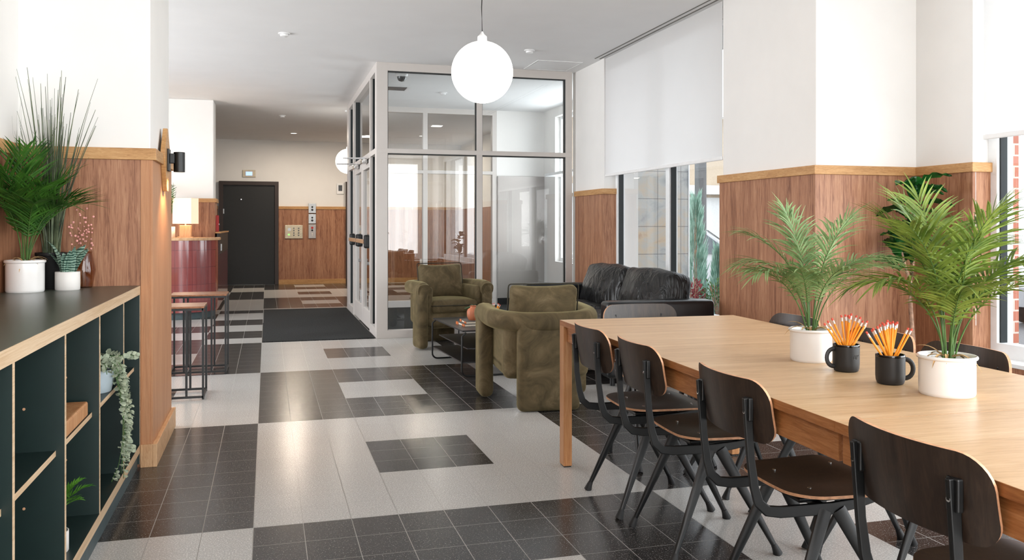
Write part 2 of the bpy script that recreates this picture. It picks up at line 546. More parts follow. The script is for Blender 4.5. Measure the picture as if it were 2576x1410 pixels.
    def rbox(self, c, size, r, bulge=(0, 0, 0), rot=None, fn=None, k=3, m=5, mi=None):
        """rounded, optionally puffed box; fn(p) may displace a local point"""
        h = [s / 2 for s in size]
        r = min(r, *[x * 0.98 for x in h])
        def ax(hh):
            a = [-hh + r * (1 - math.cos(PI / 2 * i / k)) for i in range(k)]
            b = [-(hh - r) + 2 * (hh - r) * i / m for i in range(m + 1)]
            return a + b + [-x for x in reversed(a)]
        A = [ax(x) for x in h]
        idx = {}
        vs = []; fs = []
        def vert(p):
            key = tuple(round(x, 6) for x in p)
            if key in idx: return idx[key]
            q = Vector([max(-(h[i] - r), min(h[i] - r, p[i])) for i in range(3)])
            d = Vector(p) - q
            o = q + d.normalized() * r if d.length > 1e-9 else Vector(p)
            e = [1 - min(1, abs(o[i]) / h[i]) ** 2 for i in range(3)]
            o2 = o.copy()
            for i in range(3):
                j, l = (i + 1) % 3, (i + 2) % 3
                o2[i] += bulge[i] * e[j] * e[l] * (1 if o[i] > 0 else -1) * min(1, abs(o[i]) / h[i] * 1.2)
            if fn: o2 = Vector(fn(o2))
            if rot is not None: o2 = rot @ o2
            idx[key] = len(vs)
            vs.append(o2 + Vector(c))
            return idx[key]
        for d in range(3):
            a, b = (d + 1) % 3, (d + 2) % 3
            for s in (-1, 1):
                for i in range(len(A[a]) - 1):
                    for j in range(len(A[b]) - 1):
                        q = []
                        for (x, y) in ((i, j), (i + 1, j), (i + 1, j + 1), (i, j + 1)):
                            p = [0, 0, 0]
                            p[d] = s * h[d]; p[a] = A[a][x]; p[b] = A[b][y]
                            q.append(vert(p))
                        fs.append(tuple(q) if s > 0 else tuple(reversed(q)))
        return self.add(vs, fs, mi)
    def prism(self, poly, z0, z1, mi=None, side_mi=None):
        n = len(poly)
        vs = [(x, y, z0) for x, y in poly] + [(x, y, z1) for x, y in poly]
        self.add(vs, [tuple(range(n - 1, -1, -1)), tuple(range(n, 2 * n))], mi)
        self.f += [tuple(i + len(self.v) - 2 * n for i in (q, (q + 1) % n, n + (q + 1) % n, n + q)) for q in range(n)]
        self.mi += [(self.cur if mi is None else mi) if side_mi is None else side_mi] * n
        return self
    def plate(self, outline, fn, t, rings=5, mi=0, rim=1):
        """sheet bounded by outline [(u,v)], lifted by fn(u,v)->point, thickened by t along fn's normal"""
        n = len(outline)
        def nrm(u, v):
            e = 1e-3
            a = Vector(fn(u + e, v)) - Vector(fn(u - e, v))
            b = Vector(fn(u, v + e)) - Vector(fn(u, v - e))
            return a.cross(b).normalized()
        # rows run across from the right flank of the outline to the left one
        q = n // 4
        right = outline[3 * q:] + outline[:q]
        left = outline[2 * q:3 * q][::-1] + outline[q:2 * q][::-1]
        mid = len(right) // 2
        def fill(L): return L[:mid] + [(L[mid - 1][0] + (L[mid][0] - L[mid - 1][0]) * k / 5, L[mid - 1][1] + (L[mid][1] - L[mid - 1][1]) * k / 5) for k in range(1, 5)] + L[mid:]
        right, left = fill(right), fill(left)
        nr, nc = len(right), rings * 3
        A = []; B = []
        for (ru, rv), (lu, lv) in zip(right, left):
            for k in range(nc + 1):
                s = k / nc
                u, v = ru + (lu - ru) * s, rv + (lv - rv) * s
                p = Vector(fn(u, v)); nn = nrm(u, v) * (t / 2)
                A.append(p + nn); B.append(p - nn)
        w_ = nc + 1
        fs = [(i * w_ + k, i * w_ + k + 1, (i + 1) * w_ + k + 1, (i + 1) * w_ + k) for i in range(nr - 1) for k in range(nc)]
        self.add(A, fs, mi)
        self.add(B, [tuple(reversed(f)) for f in fs], mi)
        loop = [k for k in range(w_)] + [i * w_ + nc for i in range(1, nr)] + [(nr - 1) * w_ + k for k in range(nc - 1, -1, -1)] + [i * w_ for i in range(nr - 2, 0, -1)]
        m_ = len(loop)
        self.add([A[i] for i in loop] + [B[i] for i in loop], [(q, m_ + q, m_ + (q + 1) % m_, (q + 1) % m_) for q in range(m_)], rim)
        return self
    def build(self, name, mats, parent=None, smooth=False, bevel=0, seg=2, angle=35):
        me = bpy.data.meshes.new(name)
        me.from_pydata(self.v, [], self.f)
        if not isinstance(mats, (list, tuple)): mats = [mats]
        for m in mats: me.materials.append(m)
        for p, i in zip(me.polygons, self.mi): p.material_index = min(i, len(mats) - 1)
        bm = bmesh.new(); bm.from_mesh(me)
        bmesh.ops.recalc_face_normals(bm, faces=bm.faces)
        bm.to_mesh(me); bm.free()
        if smooth:
            for p in me.polygons: p.use_smooth = True
            try: me.set_sharp_from_angle(angle=R(angle))
            except Exception: pass
        o = bpy.data.objects.new(name, me)
        COL.objects.link(o)
        if parent: o.parent = parent
        if bevel:
            b = o.modifiers.new('bevel', 'BEVEL')
            b.width = bevel; b.segments = seg; b.limit_method = 'ANGLE'; b.angle_limit = R(40)
        return o

def clamp_tree(t, xmin=None, xmax=None, ymin=None, ymax=None):
    """leaves that would pass through a wall lie against it"""
    for c in t.children:
        if c.type != 'MESH' or c.name.startswith('pot'): continue
        for v in c.data.vertices:
            if xmin is not None and v.co.x < xmin: v.co.x = xmin + 0.004 * math.sin(v.co.z * 90)
            if xmax is not None and v.co.x > xmax: v.co.x = xmax
            if ymin is not None and v.co.y < ymin: v.co.y = ymin
            if ymax is not None and v.co.y > ymax: v.co.y = ymax - 0.004 * math.sin(v.co.z * 90)
    return t

def tag(o, label=None, cat=None, group=None, kind=None):
    if label: o['label'] = label
    if cat: o['category'] = cat
    if group: o['group'] = group
    if kind: o['kind'] = kind
    return o
def thing(name, label, cat, loc=(0, 0, 0), rotz=0.0, group=None, kind=None):
    o = bpy.data.objects.new(name, None)
    o.empty_display_size = 0.1
    COL.objects.link(o)
    o.location = loc; o.rotation_euler = (0, 0, rotz)
    return tag(o, label, cat, group, kind)
def struct(name, label=None, cat=None):
    return thing(name, label, cat, kind='structure')
KIDS = {}
def dup(root, loc, rotz=0.0, label=None, group=None, rot=None, scale=None):
    r = root.copy(); COL.objects.link(r)
    r.location = loc
    r.rotation_euler = rot if rot is not None else (0, 0, rotz)
    if scale: r.scale = (scale,) * 3
    if label: r['label'] = label
    if group: r['group'] = group
    for ch in list(root.children):
        c = ch.copy(); COL.objects.link(c); c.parent = r
        for g in ch.children:
            d = g.copy(); COL.objects.link(d); d.parent = c
    return r
def rrect(w_, h_, r, n=7, cx=0.0, cy=0.0):
    out = []
    for sx, sy, a0 in ((1, 1, 0), (-1, 1, 90), (-1, -1, 180), (1, -1, 270)):
        for i in range(n + 1):
            a = R(a0 + 90 * i / n)
            out.append((cx + sx * (w_ / 2 - r) + r * math.cos(a), cy + sy * (h_ / 2 - r) + r * math.sin(a)))
    return out

# ================================================================== THE ROOM
CE = 3.06          # ceiling height
WT = 1.65          # top of the wainscot rail
def cell_dark(c, r):
    """which tiles are dark, counted in tiles from the pattern corner"""
    if c >= 0:
        i, j = c // 9, r // 9
        d = (i + j) % 2 == 1
        if 3 <= c % 9 < 6 and 3 <= r % 9 < 6: d = not d
        return d
    if c >= -3:
        if r < 27: return (r // 9) % 2 == 0
        b = [27, 29, 32, 35, 38, 42, 44, 53, 61, 66, 70]
        k = sum(1 for x in b if r >= x)
        return k % 2 == 0
    b = [-99, -9, 0, 15, 18, 21, 24, 29, 32, 35, 39, 42, 45, 53, 61]
    k = sum(1 for x in b if r >= x)
    return {3: True, 4: False, 5: True, 6: False}.get(k, k % 2 == 1)
mb = MB()
c0, c1, r0, r1 = -30, 33, -30, 79
for r in range(r0, r1):
    c = c0
    while c < c1:
        d = cell_dark(c, r); e = c
        while e < c1 and cell_dark(e, r) == d: e += 1
        x0, x1_, y0, y1_ = FX + c * TX, FX + e * TX, FY + r * TY, FY + (r + 1) * TY
        mb.add([(x0, y0, 0), (x1_, y0, 0), (x1_, y1_, 0), (x0, y1_, 0)], [(0, 1, 2, 3)], 1 if d else 0)
        c = e
xa, xb, ya, yb = FX + c0 * TX, FX + c1 * TX, FY + r0 * TY, FY + r1 * TY
mb.box(xa, xb, ya, yb, -0.12, -0.004, 0)
tag(mb.build('floor', [M['tile_light'], M['tile_dark']]), kind='structure')
mb = MB(); mb.box(-6, 4.5, -4, 19.2, CE, CE + 0.12)
tag(mb.build('ceiling', M['ceiling']), kind='structure')

def onepart(name, fn, mat, parent, **kw):
    b = MB(); fn(b); return b.build(name, mat, parent, **kw)

# left wall beside the camera, with the pier at its end
wl = struct('wall_left')
b = MB(); b.box(-1.5, -1.2, -4, 4.79, 0, CE); b.box(-4.2, -1.2, 4.79, 5.66, 0, CE); b.box(-1.21, -0.585, 4.79, 5.66, 0, CE)
b.build('plaster', M['wall'], wl, bevel=0.006)
b = MB(); b.box(-1.2, -1.18, -4, 4.79, 0.0, 1.595); b.box(-1.2, -0.575, 4.77, 4.79, 0.0, 1.595)
b.build('wood_panel', M['panel'], wl)
b = MB(); b.box(-0.584, -0.570, 4.769, 5.665, 0.11, 1.594); b.box(-0.628, -0.584, 4.766, 4.789, 0.11, 1.594)
b.build('corner_facing', M['oaksoft'], wl, bevel=0.002)
b = MB(); b.box(-1.2, -1.165, -4, 4.76, 1.59, WT); b.box(-1.2, -0.557, 4.757, 4.79, 1.59, WT); b.box(-0.585, -0.553, 4.757, 5.67, 1.59, WT)
b.build('cap_rail', M['oakrail'], wl, bevel=0.003)
b = MB(); b.box(-0.628, -0.57, 4.752, 4.766, 0, 0.118); b.box(-0.57, -0.548, 4.752, 5.69, 0, 0.118)
tag(b.build('baseboard_left', M['oakend'], None, bevel=0.002), kind='structure')
# right side: far wall section, window, column, near wall, second window
wr = struct('wall_right')
b = MB()
b.box(3.5, 3.9, 8.58, 9.56, 0, CE)                 # short wall left of the far window
b.box(3.62, 3.9, 6.08, 8.58, 0, 0.42)              # below the far window
b.box(3.62, 3.9, 6.08, 8.58, 2.96, CE)
b.box(4.30, 4.62, 4.39, 4.88, 0, CE)
b.box(4.30, 4.62, -4, 4.39, 0, 0.42)
b.box(4.44, 4.62, -4, 4.39, 2.98, CE)
b.box(4.30, 4.62, -4, -2.9, 0, CE)
b.build('plaster', M['wall'], wr)
b = MB()
b.box(3.48, 3.5, 8.56, 9.43, 0, 1.595); b.box(3.48, 3.63, 8.56, 8.58, 0, 1.595)
b.box(4.28, 4.30, 4.37, 4.88, 0, 1.595); b.box(4.28, 4.42, 4.37, 4.39, 0, 1.595)
b.box(4.28, 4.30, -2.9, 4.37, 0, 0.40)
b.build('wood_panel', M['panel'], wr)
b = MB()
b.box(3.465, 3.5, 8.545, 9.43, 1.59, WT); b.box(3.465, 3.64, 8.545, 8.58, 1.59, WT)
b.box(4.265, 4.30, 4.355, 4.88, 1.59, WT); b.box(4.265, 4.43, 4.355, 4.39, 1.59, WT)
b.build('cap_rail', M['oakrail'], wr, bevel=0.003)
wc = struct('wall_column')
b = MB(); b.box(3.5, 4.62, 4.88, 6.08, 0, CE); b.build('plaster', M['wall'], wc, bevel=0.004)
b = MB(); b.box(3.48, 3.5, 4.86, 6.09, 0, 1.595); b.box(3.48, 4.28, 4.86, 4.88, 0, 1.595); b.box(3.48, 3.72, 6.08, 6.10, 0, 1.595)
b.build('wood_panel', M['panel'], wc)
b = MB(); b.box(3.465, 3.5, 4.845, 6.11, 1.59, WT); b.box(3.465, 4.265, 4.845, 4.88, 1.59, WT); b.box(3.465, 3.72, 6.08, 6.115, 1.59, WT)
b.build('cap_rail', M['oakrail'], wc, bevel=0.003)

def window(name, x, y0, y1, z0, z1, mull=(), trans=(), fw=0.05, depth=0.09, mat='aluwhite', gasket=True):
    """glazed frame in a plane x = const"""
    t = struct(name)
    b = MB()
    b.box(x, x + depth, y0, y0 + fw, z0, z1); b.box(x, x + depth, y1 - fw, y1, z0, z1)
    b.box(x, x + depth, y0, y1, z0, z0 + fw * 1.3); b.box(x, x + depth, y0, y1, z1 - fw, z1)
    for y in mull: b.box(x, x + depth, y - fw * 0.7, y + fw * 0.7, z0, z1)
    for z in trans: b.box(x, x + depth, y0, y1, z - fw * 0.5, z + fw * 0.5)
    b.build('window_frame', M[mat], t, bevel=0.004)
    g = MB()
    for y in [] if not gasket else [y0 + fw, y1 - fw - 0.012] + [y + fw * 0.7 for y in mull] + [y - fw * 0.7 - 0.012 for y in mull]:
        g.box(x + 0.02, x + depth - 0.02, y, y + 0.012, z0 + fw, z1 - fw)
    if gasket: g.build('gasket', M['darkgap'], t)
    ys = [y0 + fw] + [v for y in mull for v in (y - fw * 0.7, y + fw * 0.7)] + [y1 - fw]
    for a, c in zip(ys[::2], ys[1::2]):
        p = MB(); p.add([(x + depth * 0.5, a, z0 + fw), (x + depth * 0.5, c, z0 + fw), (x + depth * 0.5, c, z1 - fw), (x + depth * 0.5, a, z1 - fw)], [(0, 1, 2, 3)])
        p.build('pane', M['glass'], t)
    return t
window('window_1', 3.63, 6.08, 8.58, 0.42, 2.96, mull=(7.33,), trans=())
window('window_2', 4.42, -2.9, 4.39, 0.42, 2.98, mull=(-0.5, 2.0), fw=0.07)
b = MB(); b.box(3.56, 3.63, 6.1, 8.56, 0.39, 0.42); tag(b.build('trim_2', M['aluwhite'], None, bevel=0.003), kind='structure')
b = MB(); b.box(4.27, 4.42, -2.9, 4.37, 0.40, 0.425); tag(b.build('trim_3', M['aluwhite'], None, bevel=0.003), kind='structure')

# wall behind the camera; its wide opening is added to admit fill light
b = MB()
b.box(-1.5, -1.0, -4.0, -3.8, 0, CE); b.box(3.9, 4.62, -4.0, -3.8, 0, CE); b.box(-1.5, 4.62, -4.0, -3.8, 2.9, CE); b.box(-1.5, 4.62, -4.0, -3.8, 0, 0.4)
tag(b.build('wall_rear', M['wall']), kind='structure')

# lobby beyond the pier
wb = struct('wall_back')
b = MB(); b.box(-4.2, 6.0, 18.8, 19.0, 0, CE); b.build('plaster', M['wall'], wb)
b = MB(); b.box(0.235, 1.66, 18.775, 18.8, 0, 1.62); b.box(1.7, 4.2, 18.775, 18.8, 0, 1.62); b.box(-4.2, -0.98, 18.775, 18.8, 0, 1.62)
b.build('wood_panel', M['panel'], wb)
b = MB(); b.box(0.235, 1.66, 18.76, 18.8, 1.60, 1.66); b.box(1.7, 4.2, 18.76, 18.8, 1.60, 1.66); b.box(-4.2, -0.98, 18.76, 18.8, 1.60, 1.66)
b.build('cap_rail', M['oakrail'], wb)
b = MB(); b.box(0.235, 1.66, 18.75, 18.8, 0, 0.10); b.box(1.7, 4.2, 18.75, 18.8, 0, 0.10)
tag(b.build('baseboard_back', M['oakrail']), kind='structure')
b = MB(); b.box(1.64, 1.70, 18.74, 18.8, 0, 2.2); tag(b.build('trim_4', M['doorframe']), kind='structure')
b = MB(); b.box(-4.4, -4.2, 5.66, 6.2, 0, CE); b.box(-4.4, -4.2, 11.0, 19, 0, CE); b.box(-4.4, -4.2, 6.2, 11.0, 0, 0.45); b.box(-4.4, -4.2, 6.2, 11.0, 2.75, CE)  # gap in this unseen wall is added for the lounge fill
tag(b.build('wall_lobby_left', M['wall']), kind='structure')
wp = struct('wall_lobby_pier')
b = MB(); b.box(-4.2, -0.74, 12.98, 13.5, 0, CE); b.build('plaster', M['wall'], wp, bevel=0.01)
b = MB(); b.box(-4.2, -0.72, 12.96, 12.98, 0, 1.59); b.box(-0.74, -0.72, 12.96, 13.5, 0, 1.59); b.build('wood_panel', M['panel'], wp)
b = MB(); b.box(-4.2, -0.70, 12.945, 12.98, 1.585, 1.64); b.box(-0.74, -0.70, 12.945, 13.52, 1.585, 1.64); b.build('cap_rail', M['oakrail'], wp)
d = struct('door_1')
b = MB(); b.box(-0.96, -0.88, 18.70, 18.8, 0, 2.18); b.box(0.155, 0.235, 18.70, 18.8, 0, 2.18); b.box(-0.96, 0.235, 18.70, 18.8, 2.10, 2.18)
b.build('door_frame', M['doorframe'], d, bevel=0.004)
b = MB(); b.box(-0.88, 0.155, 18.745, 18.79, 0.01, 2.10); b.build('door_leaf', M['door'], d)
b = MB(); b.lathe([(0.012, 0), (0.012, 0.01)], 12, (0, 0, 0)); p = b.build('peephole', M['chrome'], d); p.location = (-0.52, 18.745, 1.80); p.rotation_euler = (R(90), 0, 0)
b = MB(); b.box(-0.88, -0.86, 18.735, 18.745, 1.5, 1.6); b.box(-0.88, -0.86, 18.735, 18.745, 0.5, 0.6); b.build('hinge', M['steel'], d)

# ------------------------------------------------------------------ glazed entrance vestibule
def gl_front():
    t = struct('window_3')
    Y = 9.46; D = 0.11
    b = MB()
    b.box(1.16, 1.285, Y, Y + D, 0, CE); b.box(3.375, 3.455, Y, Y + D, 0, CE)
    b.box(2.30, 2.365, Y, Y + D, 0, CE)
    b.box(1.16, 3.455, Y, Y + D, 2.97, CE); b.box(1.16, 3.455, Y, Y + D, 0, 0.085); b.box(1.16, 3.455, Y, Y + D, 2.055, 2.105)
    b.build('window_frame', M['alu'], t, bevel=0.003)
    g = MB()
    for x0, x1_ in ((1.285, 2.30), (2.365, 3.375)):
        for z0, z1 in ((0.085, 2.055), (2.105, 2.97)):
            g.box(x0, x0 + 0.008, Y + 0.03, Y + 0.05, z0, z1); g.box(x1_ - 0.010, x1_, Y + 0.02, Y + 0.05, z0, z1)
            g.box(x0, x1_, Y + 0.02, Y + 0.05, z1 - 0.012, z1)
    g.build('gasket', M['darkgap'], t)
    for x0, x1_ in ((1.285, 2.30), (2.365, 3.375)):
        for z0, z1 in ((0.085, 2.055), (2.105, 2.97)):
            p = MB(); p.add([(x0, Y + 0.055, z0), (x1_, Y + 0.055, z0), (x1_, Y + 0.055, z1), (x0, Y + 0.055, z1)], [(0, 1, 2, 3)])
            p.build('pane', M['boothglass'], t)
gl_front()
def gl_side():
    t = struct('window_4')
    X0, X1 = 1.16, 1.27
    ys = [(9.57, 9.60), (10.06, 10.13), (12.05, 12.15), (12.80, 12.95)]
    b = MB()
    for y0, y1 in ys: b.box(X0, X1, y0, y1, 0, CE)
    b.box(X0, X1, 9.57, 12.95, 2.97, CE); b.box(X0, X1, 9.57, 10.13, 0, 0.10); b.box(X0, X1, 9.57, 12.95, 2.055, 2.115); b.box(X0, X1, 12.05, 12.95, 0, 0.10)
    b.build('window_frame', M['alu'], t, bevel=0.003)
    g = MB()
    for y0, y1 in ((9.60, 10.06), (10.13, 12.05), (12.15, 12.80)):
        for z0, z1 in ((0.10, 2.055), (2.115, 2.97)):
            if y0 == 10.13 and z0 == 0.10: continue
            g.box(X0 + 0.03, X1 - 0.02, y1 - 0.02, y1, z0, z1); g.box(X0 + 0.03, X1 - 0.02, y0, y0 + 0.015, z0, z1)
    g.build('gasket', M['darkgap'], t)
    for y0, y1 in ((9.60, 10.06), (10.13, 12.05), (12.15, 12.80)):
        for z0, z1 in ((0.10, 2.055), (2.115, 2.97)):
            if y0 == 10.13 and z0 == 0.10: continue
            p = MB(); x = X0 + 0.06
            p.add([(x, y0, z0), (x, y1, z0), (x, y1, z1), (x, y0, z1)], [(0, 1, 2, 3)]); p.build('pane', M['boothglass'], t)
gl_side()
def gl_back():
    t = struct('window_5')
    Y = 12.95; D = 0.1
    b = MB()
    for x0, x1_ in ((1.16, 1.26), (2.30, 2.37), (3.40, 3.47)): b.box(x0, x1_, Y, Y + D, 0, CE)
    for z0, z1 in ((2.98, CE), (2.05, 2.10), (0, 0.10)): b.box(1.16, 3.47, Y, Y + D, z0, z1)
    b.build('window_frame', M['alu'], t, bevel=0.003)
    for x0, x1_ in ((1.26, 2.30), (2.37, 3.40)):
        p = MB(); p.add([(x0, Y + 0.05, 0.1), (x1_, Y + 0.05, 0.1), (x1_, Y + 0.05, 2.98), (x0, Y + 0.05, 2.98)], [(0, 1, 2, 3)])
        p.build('pane', M['boothglass'], t)
gl_back()
wv = struct('wall_vestibule')
b = MB(); b.box(3.47, 4.4, 12.95, 13.1, 0, CE); b.box(4.25, 4.4, 12.4, 12.95, 0, CE); b.box(4.25, 4.4, 10.2, 12.4, 2.92, CE); b.box(4.25, 4.4, 10.2, 12.4, 0, 0.70); b.box(4.25, 4.4, 9.56, 10.2, 0, CE); b.box(3.9, 4.4, 9.56, 9.62, 0, CE)
b.build('plaster', M['wall'], wv)
b = MB(); b.box(3.48, 4.25, 12.925, 12.95, 0.11, 2.03); b.build('metal_panel', M['satin'], wv, bevel=0.003)
b = MB(); b.box(3.48, 4.25, 12.93, 12.95, 0, 0.11); tag(b.build('baseboard_vestibule', M['black']), kind='structure')
window('window_6', 4.33, 10.2, 12.4, 0.70, 2.92, mull=(), trans=(2.02,), fw=0.045, depth=0.06, gasket=False)
b = MB(); b.box(4.08, 4.33, 10.2, 12.4, 2.0, 2.04); tag(b.build('trim_8', M['aluwhite']), kind='structure')
# lobby beyond the vestibule
b = MB(); b.box(4.2, 4.4, 13.1, 18.8, 0, CE); tag(b.build('wall_lobby_right', M['wall']), kind='structure')
b = MB(); b.box(4.17, 4.2, 13.1, 18.8, 0, 1.62); tag(b.build('trim_5', M['panel']), kind='structure')

# double doors of the vestibule, push bars and closer
def vdoor(y0, y1, name):
    t = struct(name)
    X0, X1 = 1.175, 1.225
    b = MB(); st = 0.10
    b.box(X0, X1, y0, y0 + st, 0.012, 2.05); b.box(X0, X1, y1 - st, y1, 0.012, 2.05); b.box(X0, X1, y0, y1, 0.012, 0.22); b.box(X0, X1, y0, y1, 1.95, 2.05)
    b.build('door_frame', M['alu'], t, bevel=0.003)
    p = MB(); p.add([(X0 + 0.025, y0 + st, 0.22), (X0 + 0.025, y1 - st, 0.22), (X0 + 0.025, y1 - st, 1.95), (X0 + 0.025, y0 + st, 1.95)], [(0, 1, 2, 3)])
    p.build('pane', M['boothglass'], t)
    b = MB(); b.box(1.085, 1.12, y0 + 0.06, y1 - 0.06, 1.035, 1.085); b.build('push_bar', M['wornwood'], t, bevel=0.01)
    b = MB(); b.box(1.10, 1.175, y0 + 0.02, y0 + 0.08, 0.98, 1.14); b.box(1.10, 1.175, y1 - 0.08, y1 - 0.02, 0.98, 1.14); b.build('bar_bracket', M['black'], t, bevel=0.02)
    b = MB(); b.tube([(1.165, y0 + 0.05, 0.80), (1.14, y0 + 0.05, 0.80)], 0.02, 12); b.build('lock', M['steel'], t)
    b = MB(); b.box(1.155, 1.175, y0 + 0.03, y0 + 0.045, 0.25, 0.42); b.build('pull_plate', M['steel'], t)
vdoor(10.14, 11.08, 'door_2')
vdoor(11.10, 12.04, 'door_3')
for k, (y0, lab) in enumerate(((10.35, 'nearer'), (11.35, 'farther'))):
    t = thing('door_closer', 'silver door closer arm over the %s glass vestibule door' % lab, 'door closer', (1.16, y0, 2.03), group=None)
    b = MB(); b.box(-0.06, 0.0, 0, 0.26, -0.03, 0.03); b.build('body', M['chrome'], t, bevel=0.008)
    b = MB(); b.tube([(-0.03, 0.2, 0.04), (-0.28, 0.05, 0.03), (-0.05, -0.18, 0.02)], 0.008, 8); b.build('arm', M['chrome'], t)

# ------------------------------------------------------------------ ceiling details
b = MB()
for x in (3.405, 3.462): b.box(x, x + 0.012, 4.9, 8.62, CE - 0.004, CE)
tag(b.build('trim_6', M['trimgap']), kind='structure')
for nm, x0, x1_, y0, y1 in (('trim_7', 2.84, 3.36, 8.86, 9.40),):
    b = MB(); wd = 0.012
    b.box(x0, x1_, y0, y0 + wd, CE - 0.006, CE); b.box(x0, x1_, y1 - wd, y1, CE - 0.006, CE); b.box(x0, x0 + wd, y0, y1, CE - 0.006, CE); b.box(x1_ - wd, x1_, y0, y1, CE - 0.006, CE)
    b.box(x0 + 0.02, x1_ - 0.02, y0 + 0.02, y1 - 0.02, CE - 0.003, CE)
    tag(b.build(nm, M['ceiling']), kind='structure')
def detector(x, y, label, r=0.055):
    t = thing('smoke_detector', label, 'smoke detector', (x, y, CE))
    b = MB(); b.lathe([(r, 0), (r, -0.008), (r * 0.8, -0.012)], 24); b.build('base_plate', M['thermo'], t, smooth=True)
    b = MB(); b.lathe([(r * 0.7, -0.010), (r * 0.66, -0.028), (r * 0.3, -0.034), (0.001, -0.035)], 24, capt=False); b.build('cap', M['thermo'], t, smooth=True)
detector(0.155, 8.30, 'round white disc on the ceiling left of the hanging globe, over the walkway')
detector(2.60, 8.40, 'round white disc on the ceiling right of the hanging globe')
detector(0.24, 14.5, 'small white disc on the far lobby ceiling, before the black door')
detector(2.30, 11.4, 'white disc on the ceiling inside the glass vestibule')
t = thing('security_camera', 'dark domed security camera on the vestibule ceiling behind the glass', 'security camera', (1.53, 10.05, CE))
b = MB(); b.lathe([(0.07, 0), (0.075, -0.03), (0.062, -0.05)], 24); b.build('housing', M['thermo'], t, smooth=True)
b = MB(); b.lathe([(0.056, -0.045), (0.052, -0.075), (0.036, -0.098), (0.001, -0.108)], 24, capt=False); b.build('dome', M['mugrim'], t, smooth=True)
t = thing('ceiling_vent', 'slatted square air vent on the vestibule ceiling beside the camera dome', 'vent', (1.62, 11.15, CE))
b = MB(); b.box(-0.17, 0.17, -0.17, 0.17, -0.012, 0); b.build('frame', M['thermo'], t, bevel=0.003)
b = MB()
for k in range(5): b.box(-0.13, 0.13, -0.12 + k * 0.055, -0.10 + k * 0.055, -0.02, -0.012)
b.build('slats', M['screen'], t)
t = thing('downlight', 'square recessed ceiling light glowing in the lobby beyond the vestibule', 'ceiling light', (2.95, 15.2, CE))
b = MB(); b.box(-0.12, 0.12, -0.12, 0.12, -0.008, 0); b.build('frame', M['thermo'], t)
b = MB(); b.box(-0.09, 0.09, -0.09, 0.09, -0.012, -0.008); b.build('lens', M['paneldown'], t)
area('lobby_downlight', (2.95, 15.2, CE - 0.03), (0, 0, 0), 0.18, 0.18, 12, (1, 0.93, 0.82))

def downlight(x, y, label, w_=45):  # added ceiling lamps that brighten the dim far lobby
    t = thing('downlight', label, 'ceiling light', (x, y, CE))
    b = MB(); b.lathe([(0.075, 0), (0.075, -0.006), (0.06, -0.008)], 24, capt=False); b.build('frame', M['thermo'], t)
    b = MB(); b.lathe([(0.001, -0.004), (0.06, -0.004)], 24, capb=False, capt=False); b.build('lens', M['paneldown'], t)
    area('lobby_fill_beam', (x, y, CE - 0.03), (0, 0, 0), 0.3, 0.3, w_, (1, 0.86, 0.70))
downlight(0.5, 17.2, 'added round fill light on the ceiling near the far black door')
downlight(3.0, 17.0, 'added round fill light on the ceiling in the lobby right of the vestibule')
t = thing('entrance_mat', 'dark charcoal carpet mat on the tiles beside the glass vestibule', 'mat')
b = MB(); b.box(FX + 0.01, 1.15, FY + 27.1 * TY, FY + 44 * TY, 0.0, 0.008); b.build('pile', M['carpet'], t)
t = thing('entrance_mat', 'dark charcoal carpet mat inside the glass vestibule', 'mat')
b = MB(); b.box(1.30, 4.22, 9.66, 12.9, 0.0, 0.008); b.build('pile', M['carpet'], t)

# ------------------------------------------------------------------ roller blinds
def blind(y0, y1, x, zb, label, loop_y=None):
    t = thing('roller_blind', label, 'roller blind', (x, 0, 0))
    b = MB()
    b.grid(lambda u, v: (0.004 * math.sin(u * 9), y0 + (y1 - y0) * u, zb + 0.03 + (CE - 0.01 - zb - 0.03) * v), 24, 20)
    o = b.build('fabric', M['blind'], t, smooth=True)
    b = MB(); b.box(-0.008, 0.008, y0, y1, zb, zb + 0.032); b.build('bottom_bar', M['thermo'], t, bevel=0.006)
    if loop_y is not None:
        b = MB()
        for dy in (0.0, 0.035):
            b.tube([(-0.03, loop_y + dy, CE - 0.02), (-0.032, loop_y + dy, 1.6), (-0.03, loop_y + dy * 0.9, 0.62)], 0.0022, 6)
        b.tube([(-0.03, loop_y, 0.62), (-0.03, loop_y + 0.016, 0.60), (-0.03, loop_y + 0.0315, 0.62)], 0.0022, 6)
        b.build('chain', M['thermo'], t)
    return t
blind(6.10, 8.555, 3.505, 1.775, 'white roller blind half lowered over the window behind the black sofa')
blind(2.06, 4.34, 4.335, 1.79, 'white roller blind with bead chain at the right edge, above the brick view', loop_y=4.37)

# ================================================================== LONG TABLE AND ITS CHAIRS
TH = R(-2.3)
table = thing('long_table', 'long light oak table with square legs running along the right side of the room', 'table', (1.474, 4.226, 0), TH)
for k, (y0, y1) in enumerate(((-2.38, 0.0), (-4.76, -2.3815))):
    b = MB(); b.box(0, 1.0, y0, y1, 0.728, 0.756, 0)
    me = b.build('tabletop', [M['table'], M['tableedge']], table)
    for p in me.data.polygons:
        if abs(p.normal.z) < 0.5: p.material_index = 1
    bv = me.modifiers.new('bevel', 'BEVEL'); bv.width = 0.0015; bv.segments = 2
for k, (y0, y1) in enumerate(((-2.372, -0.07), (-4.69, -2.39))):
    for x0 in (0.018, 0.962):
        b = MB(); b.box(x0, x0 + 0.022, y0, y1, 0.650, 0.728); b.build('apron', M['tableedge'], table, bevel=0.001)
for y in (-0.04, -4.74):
    b = MB(); b.box(0.045, 0.955, y, y + 0.022, 0.65, 0.728); b.build('apron', M['tableedge'], table)
